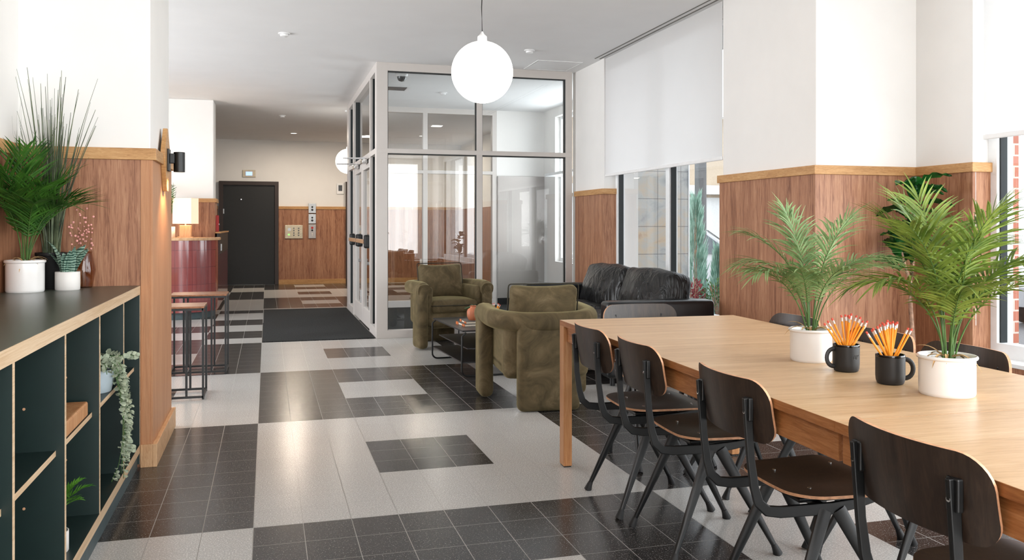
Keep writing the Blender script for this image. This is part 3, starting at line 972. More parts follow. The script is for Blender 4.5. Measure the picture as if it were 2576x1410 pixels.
for x0 in (0.0, 0.955):
    for y0 in (-0.07, -4.76):
        b = MB(); b.box(x0, x0 + 0.045, y0, y0 + 0.07, 0.006, 0.7275); l = b.build('leg', M['tableleg'], table, bevel=0.002)
        b = MB(); b.box(x0 + 0.004, x0 + 0.041, y0 + 0.004, y0 + 0.066, 0, 0.006); b.build('foot_pad', M['tablefoot'], l)

def make_chair(name='dining_chair'):
    t = thing(name, None, None)
    # seat
    out = []
    for (u, v) in rrect(2, 2, 0.5, 9):
        x = 0.045 + u * 0.20
        wd = 0.214 + 0.008 * u
        out.append((x, v * wd * (1 - 0.05 * (1 - u) * 0.5)))
    def sf(u, v):
        d = u - 0.045
        z = 0.447 - 0.012 * math.exp(-((v / 0.13) ** 2)) * math.exp(-((d + 0.04) / 0.16) ** 2)
        z += 0.006 - max(0, d - 0.10) ** 2 * 1.6 + 0.10 * max(0, -d - 0.13) ** 2
        return (u, v, z)
    b = MB(); b.plate(out, sf, 0.009, 8)
    seat = b.build('seat', [M['ply'], M['plyedge']], t, smooth=True)
    b = MB()
    for x, y in ((-0.06, 0.10), (-0.06, -0.10), (0.16, 0.12), (0.16, -0.12)):
        b.lathe([(0.006, 0), (0.006, 0.002), (0.003, 0.003)], 12, (x, y, sf(x, y)[2] + 0.004))
    b.build('screw_head', M['chrome'], seat)
    # backrest
    def bf(u, v):
        return (-0.304 + 1.0 * u * u - 0.16 * (v - 0.71) + 0.4 * (v - 0.71) ** 2, u, v)
    out = []
    for sx_, sy_, a0, r_ in ((1, 1, 0, 0.066), (-1, 1, 90, 0.066), (-1, -1, 180, 0.05), (1, -1, 270, 0.05)):
        for i in range(9):
            a = R(a0 + 90 * i / 8)
            out.append((sx_ * (0.222 - r_) + r_ * math.cos(a), 0.711 + sy_ * (0.090 - r_) + r_ * math.sin(a)))
    out = [(u, v + 0.008 * (1 - (u / 0.222) ** 2) * (0.4 if v > 0.711 else -1.2)) for u, v in out]
    b = MB(); b.plate(out, bf, 0.009, 8)
    back = b.build('backrest', [M['ply'], M['plyedge']], t, smooth=True)
    # frame rails that run up behind the backrest
    for s in (-1, 1):
        y = s * 0.15
        xb = bf(y, 0.71)[0] - 0.012
        pts = [(xb - 0.004, y, 0.748), (xb, y, 0.69), (xb + 0.008, y, 0.57), (xb + 0.020, y, 0.485), (xb + 0.034, y, 0.438), (xb + 0.062, y, 0.412),
               (xb + 0.105, y, 0.405), (-0.02, y, 0.403), (0.07, y * 1.0, 0.412), (0.19, y * 1.02, 0.435)]
        ws = [0.026, 0.026, 0.023, 0.026, 0.030, 0.032, 0.034, 0.036, 0.030, 0.014]
        b = MB()
        b.sweep(pts, lambda i: [(-0.007, -ws[i] / 2), (0.007, -ws[i] / 2), (0.007, ws[i] / 2), (-0.007, ws[i] / 2)], up=(0, 1, 0) if False else (0.3, 0, 1))
        o = b.build('back_frame', M['black'], t, bevel=0.003)
        b = MB(); b.box(xb - 0.006, xb + 0.010, y - 0.017, y + 0.017, 0.680, 0.749); b.build('bracket', M['black'], o, bevel=0.004)
        b = MB(); b.tube([(xb - 0.014, y, 0.706), (xb - 0.007, y, 0.706)], 0.006, 12); b.build('bolt', M['chrome'], o)
    b = MB()
    b.tube([(-0.035, -0.15, 0.402), (-0.035, 0.15, 0.402)], 0.013, 10); b.tube([(0.10, -0.15, 0.412), (0.10, 0.15, 0.412)], 0.010, 10)
    b.rbox((0.0, 0, 0.418), (0.20, 0.22, 0.018), 0.008)
    b.build('crossbar', M['black'], t, smooth=True)
    for sx in (-1, 1):
        for sy in (-1, 1):
            top = Vector((-0.018 + sx * 0.022, sy * 0.152, 0.40)); foot = Vector((sx * 0.205, sy * 0.203, 0.028))
            b = MB(); d = foot - top
            def pr(i):
                k = i / 4; a = 0.023 * (1 - k) + 0.0095 * k; c = 0.010 * (1 - k) + 0.0085 * k
                return [(a * 0.55, -c), (a, -c * 0.4), (a, c * 0.4), (a * 0.55, c), (-a * 0.55, c), (-a, c * 0.4), (-a, -c * 0.4), (-a * 0.55, -c)]
            b.sweep([top + d * (i / 4) for i in range(5)], pr, up=(0, 1, 0))
            l = b.build('leg', M['black'], t, smooth=True, angle=50)
            e = d.normalized()
            b = MB(); b.tube([foot - e * 0.012, foot, Vector((foot.x + e.x * 0.02, foot.y + e.y * 0.02, 0.004)), Vector((foot.x + e.x * 0.025, foot.y + e.y * 0.025, 0.0))], [0.011, 0.013, 0.018, 0.018], 12)
            b.build('foot_cap', M['blackmat'], l, smooth=True)
    return t
ch0 = make_chair()
GC = 'dark veneer chairs around the long table'
def place(first, x, y, rz, label):
    if first:
        ch0.location = (x, y, 0); ch0.rotation_euler = (0, 0, rz); tag(ch0, label, 'chair', GC)
    else:
        dup(ch0, (x, y, 0), rz, label, GC)
place(True, 1.662, 3.56, TH, 'dark plywood chair on the near side of the table, at its far corner leg')
place(False, 1.660, 3.05, TH - 0.01, 'second dark plywood chair from the oak corner leg on the near side of the table')
place(False, 1.648, 2.34, TH, 'third dark plywood chair from the oak corner leg, just before the seam in the tabletop')
place(False, 1.612, 1.53, TH + 0.01, 'nearest dark plywood chair with a large curved back in the bottom right corner')
place(False, 2.02, 4.17, -PI / 2 - 0.03, 'dark plywood chair at the head of the table in front of the black sofa')
place(False, 2.235, 3.67, PI + TH, 'dark plywood chair across the table, back visible left of the smaller potted palm')
place(False, 2.225, 3.05, PI + TH, 'dark plywood chair across the table, back visible behind the two pencil mugs')
place(False, 2.21, 2.58, PI + TH, 'dark plywood chair across the table, back visible behind the right potted palm')

# ------------------------------------------------------------------ plants
def leaf_strip(b, base, d, up, length, width, droop, seg=4, fold=0.0, mi=0, curlside=None):
    """thin tapering blade from base along d, bending down"""
    d = Vector(d).normalized(); side = d.cross(Vector(up))
    if side.length < 1e-3: side = Vector((1, 0, 0))
    side.normalize()
    p = Vector(base); vs = []; fs = []
    cur = d.copy()
    for i in range(seg + 1):
        t = i / seg
        wv = width * (0.45 + 0.55 * math.sin(min(1, t * 2.2) * PI / 2)) * (1 - t ** 2.2) + 0.0004
        nrm_ = side.cross(cur).normalized()
        if fold:
            vs += [p - side * wv / 2 + nrm_ * wv * fold, p, p + side * wv / 2 + nrm_ * wv * fold]
        else:
            vs += [p - side * wv / 2, p + side * wv / 2]
        cur = (cur + Vector((0, 0, -droop / seg))).normalized()
        p = p + cur * (length / seg)
    k = 3 if fold else 2
    for i in range(seg):
        for q in range(k - 1):
            fs.append((i * k + q, i * k + q + 1, (i + 1) * k + q + 1, (i + 1) * k + q))
    b.add(vs, fs, mi)

def frond(base, az, length, lean, droop, n, leaflen, leafw, rnd, bare=0.3, ldroop=0.5, rstem=0.003, ang=55):
    b = MB(); b.cur = 0
    N = 16
    pts = []; p = Vector(base); tans = []
    for i in range(N + 1):
        t = i / N
        a = lean * 0.5 + (droop + lean * 0.8) * t ** 1.5
        dvec = Vector((math.sin(a) * math.cos(az), math.sin(a) * math.sin(az), math.cos(a)))
        pts.append(p.copy()); tans.append(dvec); p = p + dvec * (length / N)
    b.tube(pts, [rstem * (1 - 0.8 * i / N) for i in range(N + 1)], 6, mi=1)
    for k in range(n):
        t = bare + (1 - bare) * (k + 0.5) / n
        f = t * N; i = min(N - 1, int(f)); q = pts[i].lerp(pts[i + 1], f - i); tv = tans[i]
        side = tv.cross(Vector((0, 0, 1)))
        if side.length < 1e-3: side = Vector((-math.sin(az), math.cos(az), 0))
        side.normalize(); upv = side.cross(tv).normalized()
        env = math.sin(PI * min(1, (k + 1.2) / (n * 0.62)) / 2) * (1 - 0.55 * max(0, (k / n - 0.55) / 0.45) ** 1.5)
        for s in (-1, 1):
            aa = R(ang - 28 * (k / n) + rnd.uniform(-7, 7))
            d = tv * math.cos(aa) + side * s * math.sin(aa) + upv * rnd.uniform(0.12, 0.32)
            leaf_strip(b, q, d, upv, leaflen * env * rnd.uniform(0.88, 1.1), leafw, ldroop * rnd.uniform(0.6, 1.3), 5, 0.16, 0)
    leaf_strip(b, pts[-1], tans[-1], Vector((0, 0, 1)), leaflen * 0.6, leafw, 0.3, 4, 0.16, 0)
    return b

def pot(t, r, h, mat=None, lip=True, soil=True):
    b = MB()
    if lip:
        prof = [(r * 0.93, 0), (r * 0.97, 0.004), (r * 0.98, 0.01), (r * 0.98, h * 0.90), (r * 1.04, h * 0.915), (r * 1.06, h * 0.945), (r * 1.05, h * 0.98), (r * 1.01, h), (r * 0.95, h * 0.99), (r * 0.92, h * 0.95), (r * 0.91, h * 0.70)]
    else:
        prof = [(r * 0.95, 0), (r, 0.004), (r, h * 0.99), (r * 0.985, h), (r * 0.93, h), (r * 0.92, h * 0.97), (r * 0.91, h * 0.7)]
    b.lathe(prof, 48, capt=False)
    o = b.build('pot', mat or M['whiteglaze'], t, smooth=True, angle=50)
    if soil:
        b = MB(); b.lathe([(0.001, h * 0.80), (r * 0.92, h * 0.80)], 32, capb=False, capt=False); b.build('soil', M['soil'], t)
    return o
def husks(t, z, rnd, n=8, s=1.0):
    for k in range(n):
        az = 2 * PI * k / n + rnd.uniform(-0.3, 0.3)
        b = MB()
        ln = rnd.uniform(0.07, 0.11) * s
        leaf_strip(b, (0.01 * math.cos(az), 0.01 * math.sin(az), z), (math.cos(az) * 0.8, math.sin(az) * 0.8, rnd.uniform(0.7, 1.6)), (0, 0, 1), ln, 0.012 * s, rnd.uniform(1.2, 2.6), 7, 0.25)
        b.build('husk', M['husk'], t, smooth=True)
def potted_palm(loc, label, pr_, ph, specs, leafm, seed, leaflen, leafw, n=17, rz=0, group=None, ldroop=0.5, hs=1.0, bare=0.42, ang=55):
    rnd = random.Random(seed)
    t = thing('potted_palm', label, 'potted palm', loc, rz, group)
    pot(t, pr_, ph)
    husks(t, ph * 0.9, rnd, 9, hs)
    for az, ln, lean, droop in specs:
        ln *= 0.95
        a = R(az)
        o = frond((0.012 * math.cos(a) + rnd.uniform(-.008, .008), 0.012 * math.sin(a) + rnd.uniform(-.008, .008), ph * 0.78), a, ln, R(lean), R(droop), n, leaflen, leafw, rnd, bare=bare, ldroop=ldroop, ang=ang)
        o.build('frond', [leafm, M['stemgreen']], t)
    return t
# azimuths are world headings; the room's cross direction is 0 and the lobby lies at 90
potted_palm((1.915, 2.70, 0.756), 'smaller pale green potted palm in a white pot standing farther along the table', 0.075, 0.118,
    [(168, 0.46, 14, 96), (196, 0.44, 26, 82), (158, 0.50, 10, 66), (95, 0.50, 4, 34), (15, 0.50, 8, 46), (345, 0.50, 14, 100), (330, 0.42, 24, 70), (270, 0.38, 18, 66), (60, 0.46, 8, 66), (225, 0.36, 16, 66), (300, 0.50, 5, 40), (120, 0.50, 3, 26), (180, 0.40, 30, 60), (5, 0.44, 22, 74)],
    M['palmgrey'], 3, 0.15, 0.0085, n=22, bare=0.36, ldroop=0.75)
potted_palm((1.915, 2.05, 0.756), 'larger bright green potted palm in a white pot at the right end of the table', 0.078, 0.116,
    [(168, 0.44, 24, 88), (188, 0.44, 14, 98), (150, 0.50, 6, 46), (90, 0.53, 3, 26), (10, 0.52, 8, 50), (345, 0.50, 18, 78), (330, 0.44, 26, 84), (290, 0.38, 18, 68), (55, 0.50, 8, 46), (240, 0.36, 16, 74), (0, 0.46, 26, 62), (120, 0.53, 4, 34), (320, 0.52, 5, 34), (200, 0.50, 6, 60), (20, 0.50, 12, 70), (270, 0.50, 4, 44)],
    M['palm'], 9, 0.175, 0.0095, n=23, bare=0.34, ldroop=0.75)

# fiddle leaf fig in the corner behind the table
def fig(loc, label, seed):
    rnd = random.Random(seed)
    t = thing('fiddle_leaf_fig', label, 'potted tree', loc)
    b = MB(); b.lathe([(0.13, 0), (0.15, 0.02), (0.17, 0.30), (0.175, 0.32), (0.155, 0.32), (0.15, 0.25)], 32, capt=False); b.build('pot', M['basket'], t, smooth=True)
    b = MB(); b.lathe([(0.001, 0.26), (0.15, 0.26)], 24, capb=False, capt=False); b.build('soil', M['soil'], t)
    b = MB()
    tr = [(0, 0, 0.25), (0.01, 0, 0.5), (-0.005, 0.01, 0.75), (0.0, 0, 0.95), (0.03, 0, 1.2), (0.0, 0, 1.45)]
    b.tube(tr, [0.017, 0.015, 0.014, 0.013, 0.010, 0.005], 8); b.tube([(0, 0, 0.85), (-0.05, 0, 0.98), (-0.09, 0.02, 1.18)], [0.011, 0.009, 0.006], 8)
    b.build('trunk', M['bark'], t, smooth=True)
    for k in range(34):
        side = k % 3 == 0
        h = rnd.uniform(0.98, 1.50) if not side else rnd.uniform(0.95, 1.22)
        cx = -0.09 if side else 0.01
        az = k * 2.4 + rnd.uniform(-.3, .3); ln = rnd.uniform(0.16, 0.24); wd = ln * 0.62
        el = R(rnd.uniform(5, 60))
        d = Vector((math.cos(az) * math.cos(el), math.sin(az) * math.cos(el), math.sin(el)))
        s = d.cross(Vector((0, 0, 1))).normalized(); u_ = s.cross(d)
        b = MB()
        def lf(u, v):
            tt = v; ww = wd * (math.sin(PI * min(1, tt ** 0.8)) * (0.75 + 0.35 * tt)) + 0.002
            x = (u - 0.5) * ww
            p = Vector((cx, 0, h)) + d * (0.02 + ln * tt) + s * x + u_ * (abs(x) * 0.5 + 0.008 * math.sin(tt * 22 + u * 7)) + Vector((0, 0, -0.25 * ln * tt * tt))
            return p
        b.grid(lf, 6, 9)
        b.build('leaf', M['fig'], t, smooth=True)
    return t
fg = fig((4.02, 4.60, 0), 'tall fiddle leaf fig with dark glossy leaves in the corner behind the table', 5)
dup(fg, (3.55, 3.0, -0.0), 2.0, 'fiddle leaf fig that shows only as a reflection in the vestibule glass', scale=0.72)

# ------------------------------------------------------------------ mugs with pencils
def mug(loc, rz, label, text=True):
    t = thing('mug', label, 'mug', loc, rz)
    r, h = 0.0435, 0.092
    b = MB(); b.lathe([(r * 0.80, 0), (r * 0.90, 0.003), (r * 0.97, 0.012), (r, 0.026), (r, h - 0.008)], 40, capt=False); b.build('body', M['mugmatte'], t, smooth=True)
    b = MB(); b.lathe([(r, h - 0.008), (r * 1.01, h - 0.003), (r * 0.99, h), (r * 0.94, h - 0.002), (r * 0.92, h - 0.01), (r * 0.90, 0.012), (0.001, 0.01)], 40, capb=False, capt=False); b.build('rim', M['mugrim'], t, smooth=True)
    b = MB(); pts = []
    for i in range(13):
        a = PI / 2 - PI * i / 12
        pts.append((r - 0.004 + 0.030 * math.cos(a) ** 0.8 if math.cos(a) > 0 else r - 0.004, 0, 0.047 + 0.030 * math.sin(a)))
    b.sweep(pts, [(0.0075 * math.cos(2 * PI * q / 10), 0.0045 * math.sin(2 * PI * q / 10)) for q in range(10)], up=(0, 1, 0)); b.build('handle', M['mugmatte'], t, smooth=True)
    return t
mA = mug((1.890, 2.47, 0.756), PI - 0.15, 'black matte mug with its handle to the left holding orange pencils')
mB = mug((1.872, 2.235, 0.756), -0.35, 'black matte mug with its handle to the right holding orange pencils')
def curved_text(txt, size, r, z, az, parent, mat):
    cu = bpy.data.curves.new('lettering', 'FONT'); cu.body = txt; cu.size = size; cu.extrude = 0.0003
    tmp = bpy.data.objects.new('lettering_source', cu); COL.objects.link(tmp)
    me = bpy.data.meshes.new_from_object(tmp)
    bpy.data.objects.remove(tmp)
    w0 = sum(v.co.x for v in me.vertices) / max(1, len(me.vertices))
    for v in me.vertices:
        a = az + (v.co.x - w0) / r
        rr = r + 0.0004 + v.co.z
        v.co = Vector((rr * math.cos(a), rr * math.sin(a), z + v.co.y))
    me.materials.clear(); me.materials.append(mat)
    o = bpy.data.objects.new('lettering', me); COL.objects.link(o); o.parent = parent
    return o
# az in the mug's own turn: towards the camera's right-hand side of the front
curved_text('\u016b\u039a', 0.020, 0.0435, 0.045, R(-84) - (PI - 0.15), mA, M['mugrim'])

def make_pencil():
    t = thing('pencil', None, None)
    b = MB(); b.lathe([(0.0036, -0.065), (0.0036, 0.088)], 6); b.build('shaft', M['pencil'], t)
    b = MB(); b.lathe([(0.0037, 0.088), (0.0038, 0.090), (0.0034, 0.0925), (0.0038, 0.095), (0.0034, 0.0975), (0.0037, 0.101)], 12); b.build('ferrule', M['ferrule'], t, smooth=True)
    b = MB(); b.lathe([(0.0032, 0.101), (0.0033, 0.107), (0.0026, 0.109)], 12); b.build('eraser', M['eraser'], t, smooth=True)
    return t
pen0 = make_pencil()
used = [False]
def pencil(loc, tilt_az, tilt, label, group):
    rot = Matrix.Rotation(tilt_az, 3, 'Z') @ Matrix.Rotation(tilt, 3, 'Y')
    e = rot.to_euler()
    if not used[0]:
        used[0] = True
        pen0.location = loc; pen0.rotation_euler = e; tag(pen0, label, 'pencil', group); return
    dup(pen0, loc, rot=e, label=label, group=group)
def pencils(c, zb, n, r, label, group, seed, tmax=32, spec=None, zz=0.0):
    rnd = random.Random(seed)
    for k in range(n):
        if spec: az, tl = spec[k]; az = R(az); tl = R(tl)
        else: az = rnd.uniform(0, 2 * PI); tl = R(rnd.uniform(6, tmax))
        base = Vector((c[0] - math.cos(az) * r * 0.70 * min(1, tl / 0.4) + rnd.uniform(-.004, .004), c[1] - math.sin(az) * r * 0.70 * min(1, tl / 0.4) + rnd.uniform(-.004, .004), zb))
        ax = Vector((math.sin(tl) * math.cos(az), math.sin(tl) * math.sin(az), math.cos(tl)))
        pencil(base + ax * (0.066 + rnd.uniform(0, 0.010)), az, tl, label, group)
V = -16    # heading that reads as 'to the right' from the walkway
pencils((1.890, 2.47), 0.77, 15, 0.036, 'yellow orange pencil with red eraser standing in the mug whose handle is on the left', 'pencils in the left mug', 4,
    spec=[(V + 180, 34), (V + 176, 29), (V + 186, 25), (V + 190, 8), (V + 20, 6), (V + 10, 9), (V + 90, 8), (V, 18), (V + 8, 24), (V - 6, 27), (V + 2, 32), (V + 12, 35), (V - 10, 22), (V + 60, 16), (V - 80, 10)])
pencils((1.872, 2.235), 0.77, 19, 0.036, 'yellow orange pencil with red eraser standing in the mug whose handle is on the right', 'pencils in the right mug', 8,
    spec=[(V + 180, 33), (V + 176, 29), (V + 186, 24), (V + 184, 27), (V + 170, 14), (V + 184, 11), (V + 190, 5), (V + 100, 6), (V + 40, 5), (V + 20, 4), (V + 90, 9), (V + 80, 14), (V + 10, 8), (V + 4, 10), (V, 26), (V + 8, 31), (V + 70, 12), (V + 150, 12), (V + 30, 13)])

# ================================================================== OPEN SHELF CABINET AT LEFT
cab = thing('shelf_cabinet', 'long low open shelf cabinet with dark green boards, pale ply edges and a dark top', 'cabinet', (-0.63, 0, 0))
XF = 0.0; XB = -0.55; TOPZ = 0.94
b = MB(); b.box(XB, XF - 0.0015, 0.05, 4.768, TOPZ - 0.001, TOPZ, 0); b.box(XB, XF, 0.05, 4.768, TOPZ - 0.045, TOPZ - 0.001, 1)
b.build('worktop', [M['greentop'], M['birch']], cab)
divs = [0.12, 0.71, 1.30, 1.89, 2.48, 3.072, 3.665, 4.248]
def board(name, x0, x1, y0, y1, z0, z1, horiz):
    b = MB(); b.box(x0, x1 - 0.0008, y0, y1, z0, z1, 0)
    e = 0.0012
    b.box(x1 - 0.0008, x1, y0, y1, z0, z1, 1)
    return b.build(name, [M['green'], M['birch']], cab)
for i, y in enumerate(divs): board('divider', XB + 0.01, XF - 0.001, y - 0.009, y + 0.009, 0.12, TOPZ - 0.045, False)
board('side_panel', XB, XF, 4.750, 4.768, 0.02, TOPZ - 0.045, False)
board('side_panel', XB, XF, 0.06, 0.08, 0.02, TOPZ - 0.045, False)
board('bottom_board', XB, XF, 0.08, 4.75, 0.08, 0.12, True)
b = MB(); b.box(XB, XB + 0.01, 0.08, 4.75, 0.12, TOPZ - 0.045); b.build('back_panel', M['green'], cab)
b = MB(); b.box(XF - 0.03, XF - 0.012, 0.08, 4.75, 0, 0.08); b.build('toe_kick', M['kick'], cab)
ys = divs + [4.758]
for a, c in zip(ys[:-1], ys[1:]):
    board('shelf', XB + 0.01, XF - 0.028, a + 0.009, c - 0.009, 0.502, 0.520, True)
for y in divs:
    for z in (0.34, 0.66):
        b = MB(); b.tube([(XF - 0.12, y - 0.0105, z), (XF - 0.12, y - 0.0085, z)], 0.0045, 10)
        b.build('pin_hole', M['plyedge'], cab)

# things standing on the cabinet
ZT = TOPZ
pc = potted_palm((-1.085, 4.45, ZT), 'dark green potted palm in a white pot at the left end of the cabinet top', 0.083, 0.150,
    [(-20, 0.48, 16, 70), (-40, 0.46, 22, 70), (40, 0.46, 10, 40), (250, 0.50, 14, 70), (230, 0.50, 10, 60), (80, 0.58, 3, 12), (-80, 0.58, 5, 36), (0, 0.50, 8, 40), (-60, 0.50, 14, 62), (200, 0.50, 3, 12), (270, 0.46, 18, 60), (-12, 0.46, 26, 60), (-100, 0.54, 8, 50), (290, 0.44, 24, 60)],
    M['palmdark'], 21, 0.19, 0.011, n=18, bare=0.34, ldroop=0.25)
clamp_tree(pc, xmin=-0.072, ymax=0.295)
def grass(loc, label, seed):
    rnd = random.Random(seed)
    t = thing('potted_grass', label, 'potted grass', loc)
    b = MB(); b.lathe([(0.052, 0), (0.055, 0.004), (0.068, 0.16), (0.072, 0.165), (0.072, 0.178), (0.064, 0.178), (0.062, 0.13)], 32, capt=False); b.build('pot', M['blackmat'], t, smooth=True)
    b = MB(); b.lathe([(0.001, 0.14), (0.062, 0.14)], 24, capb=False, capt=False); b.build('soil', M['soil'], t)
    for k in range(86):
        az = rnd.uniform(0, 2 * PI); r0 = rnd.uniform(0, 0.035); ln = rnd.uniform(0.50, 0.98); out = rnd.uniform(0.03, 0.30) * ln
        if math.sin(az) > 0.2: out *= 0.32
        b = MB(); pts = []
        for i in range(9):
            q = i / 8
            rr = r0 + out * q ** 1.5
            pts.append((rr * math.cos(az), rr * math.sin(az), 0.12 + ln * q - 0.05 * out * q * q))
        rr = 0.0028 if k % 4 else 0.0042
        b.tube(pts, [rr * (1 - 0.75 * (i / 8) ** 1.5) for i in range(9)], 5)
        if k % 5 == 0:
            p = Vector(pts[5]); a2 = az + rnd.uniform(-1.5, 1.5)
            b.tube([p, p + Vector((0.03 * math.cos(a2), 0.03 * math.sin(a2) * 0.3, 0.05)), p + Vector((0.07 * math.cos(a2), 0.05 * math.sin(a2) * 0.3, 0.10))], [0.0015, 0.0012, 0.0006], 5)
        b.build('blade', M['grassleaf'], t, smooth=True)
    return t
gr = grass((-1.02, 4.655, ZT), 'tall dark grass with thin upright blades in a black pot behind the white pots on the cabinet', 7)
clamp_tree(gr, xmin=-0.14, ymax=0.09)
def snakeplant(loc, label, seed):
    rnd = random.Random(seed)
    t = thing('snake_plant', label, 'snake plant', loc)
    pot(t, 0.055, 0.088, M['whitematte'], lip=False)
    for k in range(9):
        az = k * 2.2 + 0.3; ln = rnd.uniform(0.14, 0.215); lean = R(rnd.uniform(2, 14)); wd = rnd.uniform(0.046, 0.062)
        b = MB()
        def f(u, v):
            a = lean + 0.35 * v * v
            x = (u - 0.5) * wd * (0.55 + 0.9 * v - 1.42 * v ** 3.2) * (1 if v < 1 else 0.02)
            rad = 0.016 + math.sin(a) * ln * v
            tw = az + 0.7 * v
            return Vector((rad * math.cos(az), rad * math.sin(az), 0.062 + math.cos(a) * ln * v)) + Vector((-math.sin(tw), math.cos(tw), 0)) * x + Vector((math.cos(tw), math.sin(tw), 0)) * (abs(x) * 0.4)
        b.grid(f, 4, 10); b.build('leaf', M['snake'], t, smooth=True)
    return t
snakeplant((-0.925, 4.545, ZT), 'small snake plant with banded leaves in a white pot on the cabinet', 3)
t = thing('glass_vase', 'smoked brown glass vase with angular sides on the cabinet, holding dried stems', 'vase', (-0.885, 4.70, ZT))
b = MB(); b.lathe([(0.038, 0), (0.042, 0.002), (0.057, 0.088), (0.040, 0.172), (0.042, 0.180)], 40, capt=False); b.build('body', M['smoke'], t, smooth=True, angle=25)
rnd = random.Random(12)
for k in range(9):
    t = thing('dried_flower', 'thin dried stem with small pink blooms standing in the smoked glass vase', 'dried flower', (-0.885, 4.70, ZT + 0.006), group='dried stems in the vase')
    az = 2 * PI * k / 9; sp = rnd.uniform(0.02, 0.075); ht = rnd.uniform(0.26, 0.395)
    dx, dy = math.cos(az) * sp, math.sin(az) * sp * 0.5
    b = MB(); b.tube([(-dx * 0.15, -dy * 0.15, 0), (0, 0, 0.16), (dx * 0.5, dy * 0.5, ht * 0.72), (dx, dy, ht)], [0.0018, 0.0016, 0.0013, 0.0009], 5)
    tips = [Vector((dx, dy, ht))]
    for j in range(5):
        p = Vector((dx * 0.6, dy * 0.6, ht * (0.62 + 0.06 * j))); q = p + Vector((rnd.uniform(-.03, .03), rnd.uniform(-.015, .015), rnd.uniform(0.02, 0.04)))
        b.tube([p, q], 0.0006, 4); tips.append(q)
    b.build('stem', M['stemtan'], t)
    for p in tips:
        b = MB(); b.sphere(p, rnd.uniform(0.004, 0.0065), 10); b.build('bloom', M['pink'], t, smooth=True)

# things inside the cabinet
def eucalyptus(loc, label):
    rnd = random.Random(2)
    t = thing('trailing_eucalyptus', label, 'trailing plant', loc)
    b = MB(); b.lathe([(0.058, 0), (0.062, 0.004), (0.078, 0.085), (0.082, 0.10), (0.076, 0.10), (0.070, 0.07)], 32, capt=False); b.build('pot', M['palepot'], t, smooth=True)
    X0 = 0.105
    strands = []
    for k in range(7):
        y = -0.07 + 0.030 * k
        ln = (0.40, 0.30, 0.26, 0.34, 0.22, 0.28, 0.18)[k]
        strands.append([(0, 0, 0.09), (0.035, y * 0.3, 0.14), (0.075, y * 0.6, 0.125), (X0 - 0.01, y * 0.85, 0.05), (X0 + 0.012, y, -0.05), (X0 + 0.016, y - 0.01, -0.05 - ln * 0.5), (X0 + 0.006, y - 0.02 - 0.05 * (k == 0), -0.05 - ln)])
    strands[0] += [(X0 - 0.02, -0.30, -0.39 + 0.02), ]
    strands[0] = [(0, 0, 0.09), (0.04, -0.04, 0.13), (0.08, -0.05, 0.10), (X0, -0.06, 0.02), (X0 + 0.014, -0.06, -0.1), (X0 + 0.014, -0.08, -0.22), (X0 + 0.006, -0.13, -0.30), (X0 - 0.01, -0.20, -0.345)]
    strands.append([(0, 0, 0.09), (0.04, 0.04, 0.15), (0.08, 0.10, 0.14), (X0 + 0.005, 0.22, 0.125), (X0 + 0.01, 0.34, 0.10)])
    strands.append([(0.03, 0, 0.10), (0.08, 0.0, 0.06), (X0 + 0.01, -0.02, -0.1), (X0 + 0.014, 0.03, -0.22), (X0 + 0.014, 0.10, -0.28), (X0 + 0.014, 0.19, -0.31)])
    for k in range(12):
        a = k * 0.53; strands.append([(0, 0, 0.09), (0.04 * math.cos(a), 0.04 * math.sin(a), 0.14), (0.09 * math.cos(a), 0.09 * math.sin(a), 0.13), (0.11 * math.cos(a), 0.12 * math.sin(a), 0.09)])
    for st in strands:
        P = [Vector(p) for p in st]; dense = []
        for i in range(len(P) - 1):
            nn = max(2, int((P[i + 1] - P[i]).length / 0.008))
            dense += [P[i].lerp(P[i + 1], j / nn) for j in range(nn)]
        b = MB(); b.tube(dense[::3] + [P[-1]], 0.0014, 5, mi=1)
        for i in range(4, len(dense), 2 if st[0][0] == 0 and len(st) == 4 else 3):
            tv = (dense[min(i + 1, len(dense) - 1)] - dense[i - 1]).normalized()
            for s in (-1, 1):
                a = i * 0.9 + rnd.uniform(-.4, .4)
                o = tv.orthogonal().normalized(); o2 = tv.cross(o)
                d = ((o * math.cos(a) + o2 * math.sin(a)) * s + tv * 0.5).normalized()
                if dense[i].x > X0 - 0.02 and d.x < -0.3: d.x = abs(d.x)
                sd = d.cross(tv).normalized(); r = rnd.uniform(0.009, 0.0165) * (1 - 0.3 * i / len(dense))
                c = dense[i] + d * (r + 0.004); N = 8
                b.add([c + (d * math.cos(2 * PI * q / N) * r * 1.1 + sd * math.sin(2 * PI * q / N) * r) + tv * (0.003 * math.cos(4 * PI * q / N)) for q in range(N)], [tuple(range(N))], 0)
        b.build('trailing_stem', [M['euca'], M['stemgreen']], t)
    return t
eucalyptus((-0.722, 4.10, 0.52), 'trailing pale eucalyptus in a pale blue pot, hanging over the cabinet shelf')
t = thing('wooden_board', 'thick oak chopping block lying on the middle shelf of the cabinet', 'chopping board', (-0.815, 3.39, 0.52))
b = MB(); b.box(-0.18, 0.155, -0.20, 0.205, 0, 0.056); b.build('block', M['tableleg'], t, bevel=0.008, seg=3)
t = thing('small_bowl', 'small white bowl on the oak chopping block inside the cabinet', 'bowl', (-0.775, 3.275, 0.576))
b = MB(); b.lathe([(0.025, 0), (0.045, 0.012), (0.056, 0.035), (0.052, 0.035), (0.040, 0.014), (0.001, 0.006)], 32, capt=False); b.build('body', M['whitematte'], t, smooth=True)
rnd = random.Random(31)
t = thing('potted_fern', 'small bright green fern in a white pot on the bottom board of the cabinet', 'potted fern', (-0.712, 3.27, 0.12))
pot(t, 0.05, 0.072, M['whitematte'], lip=False)
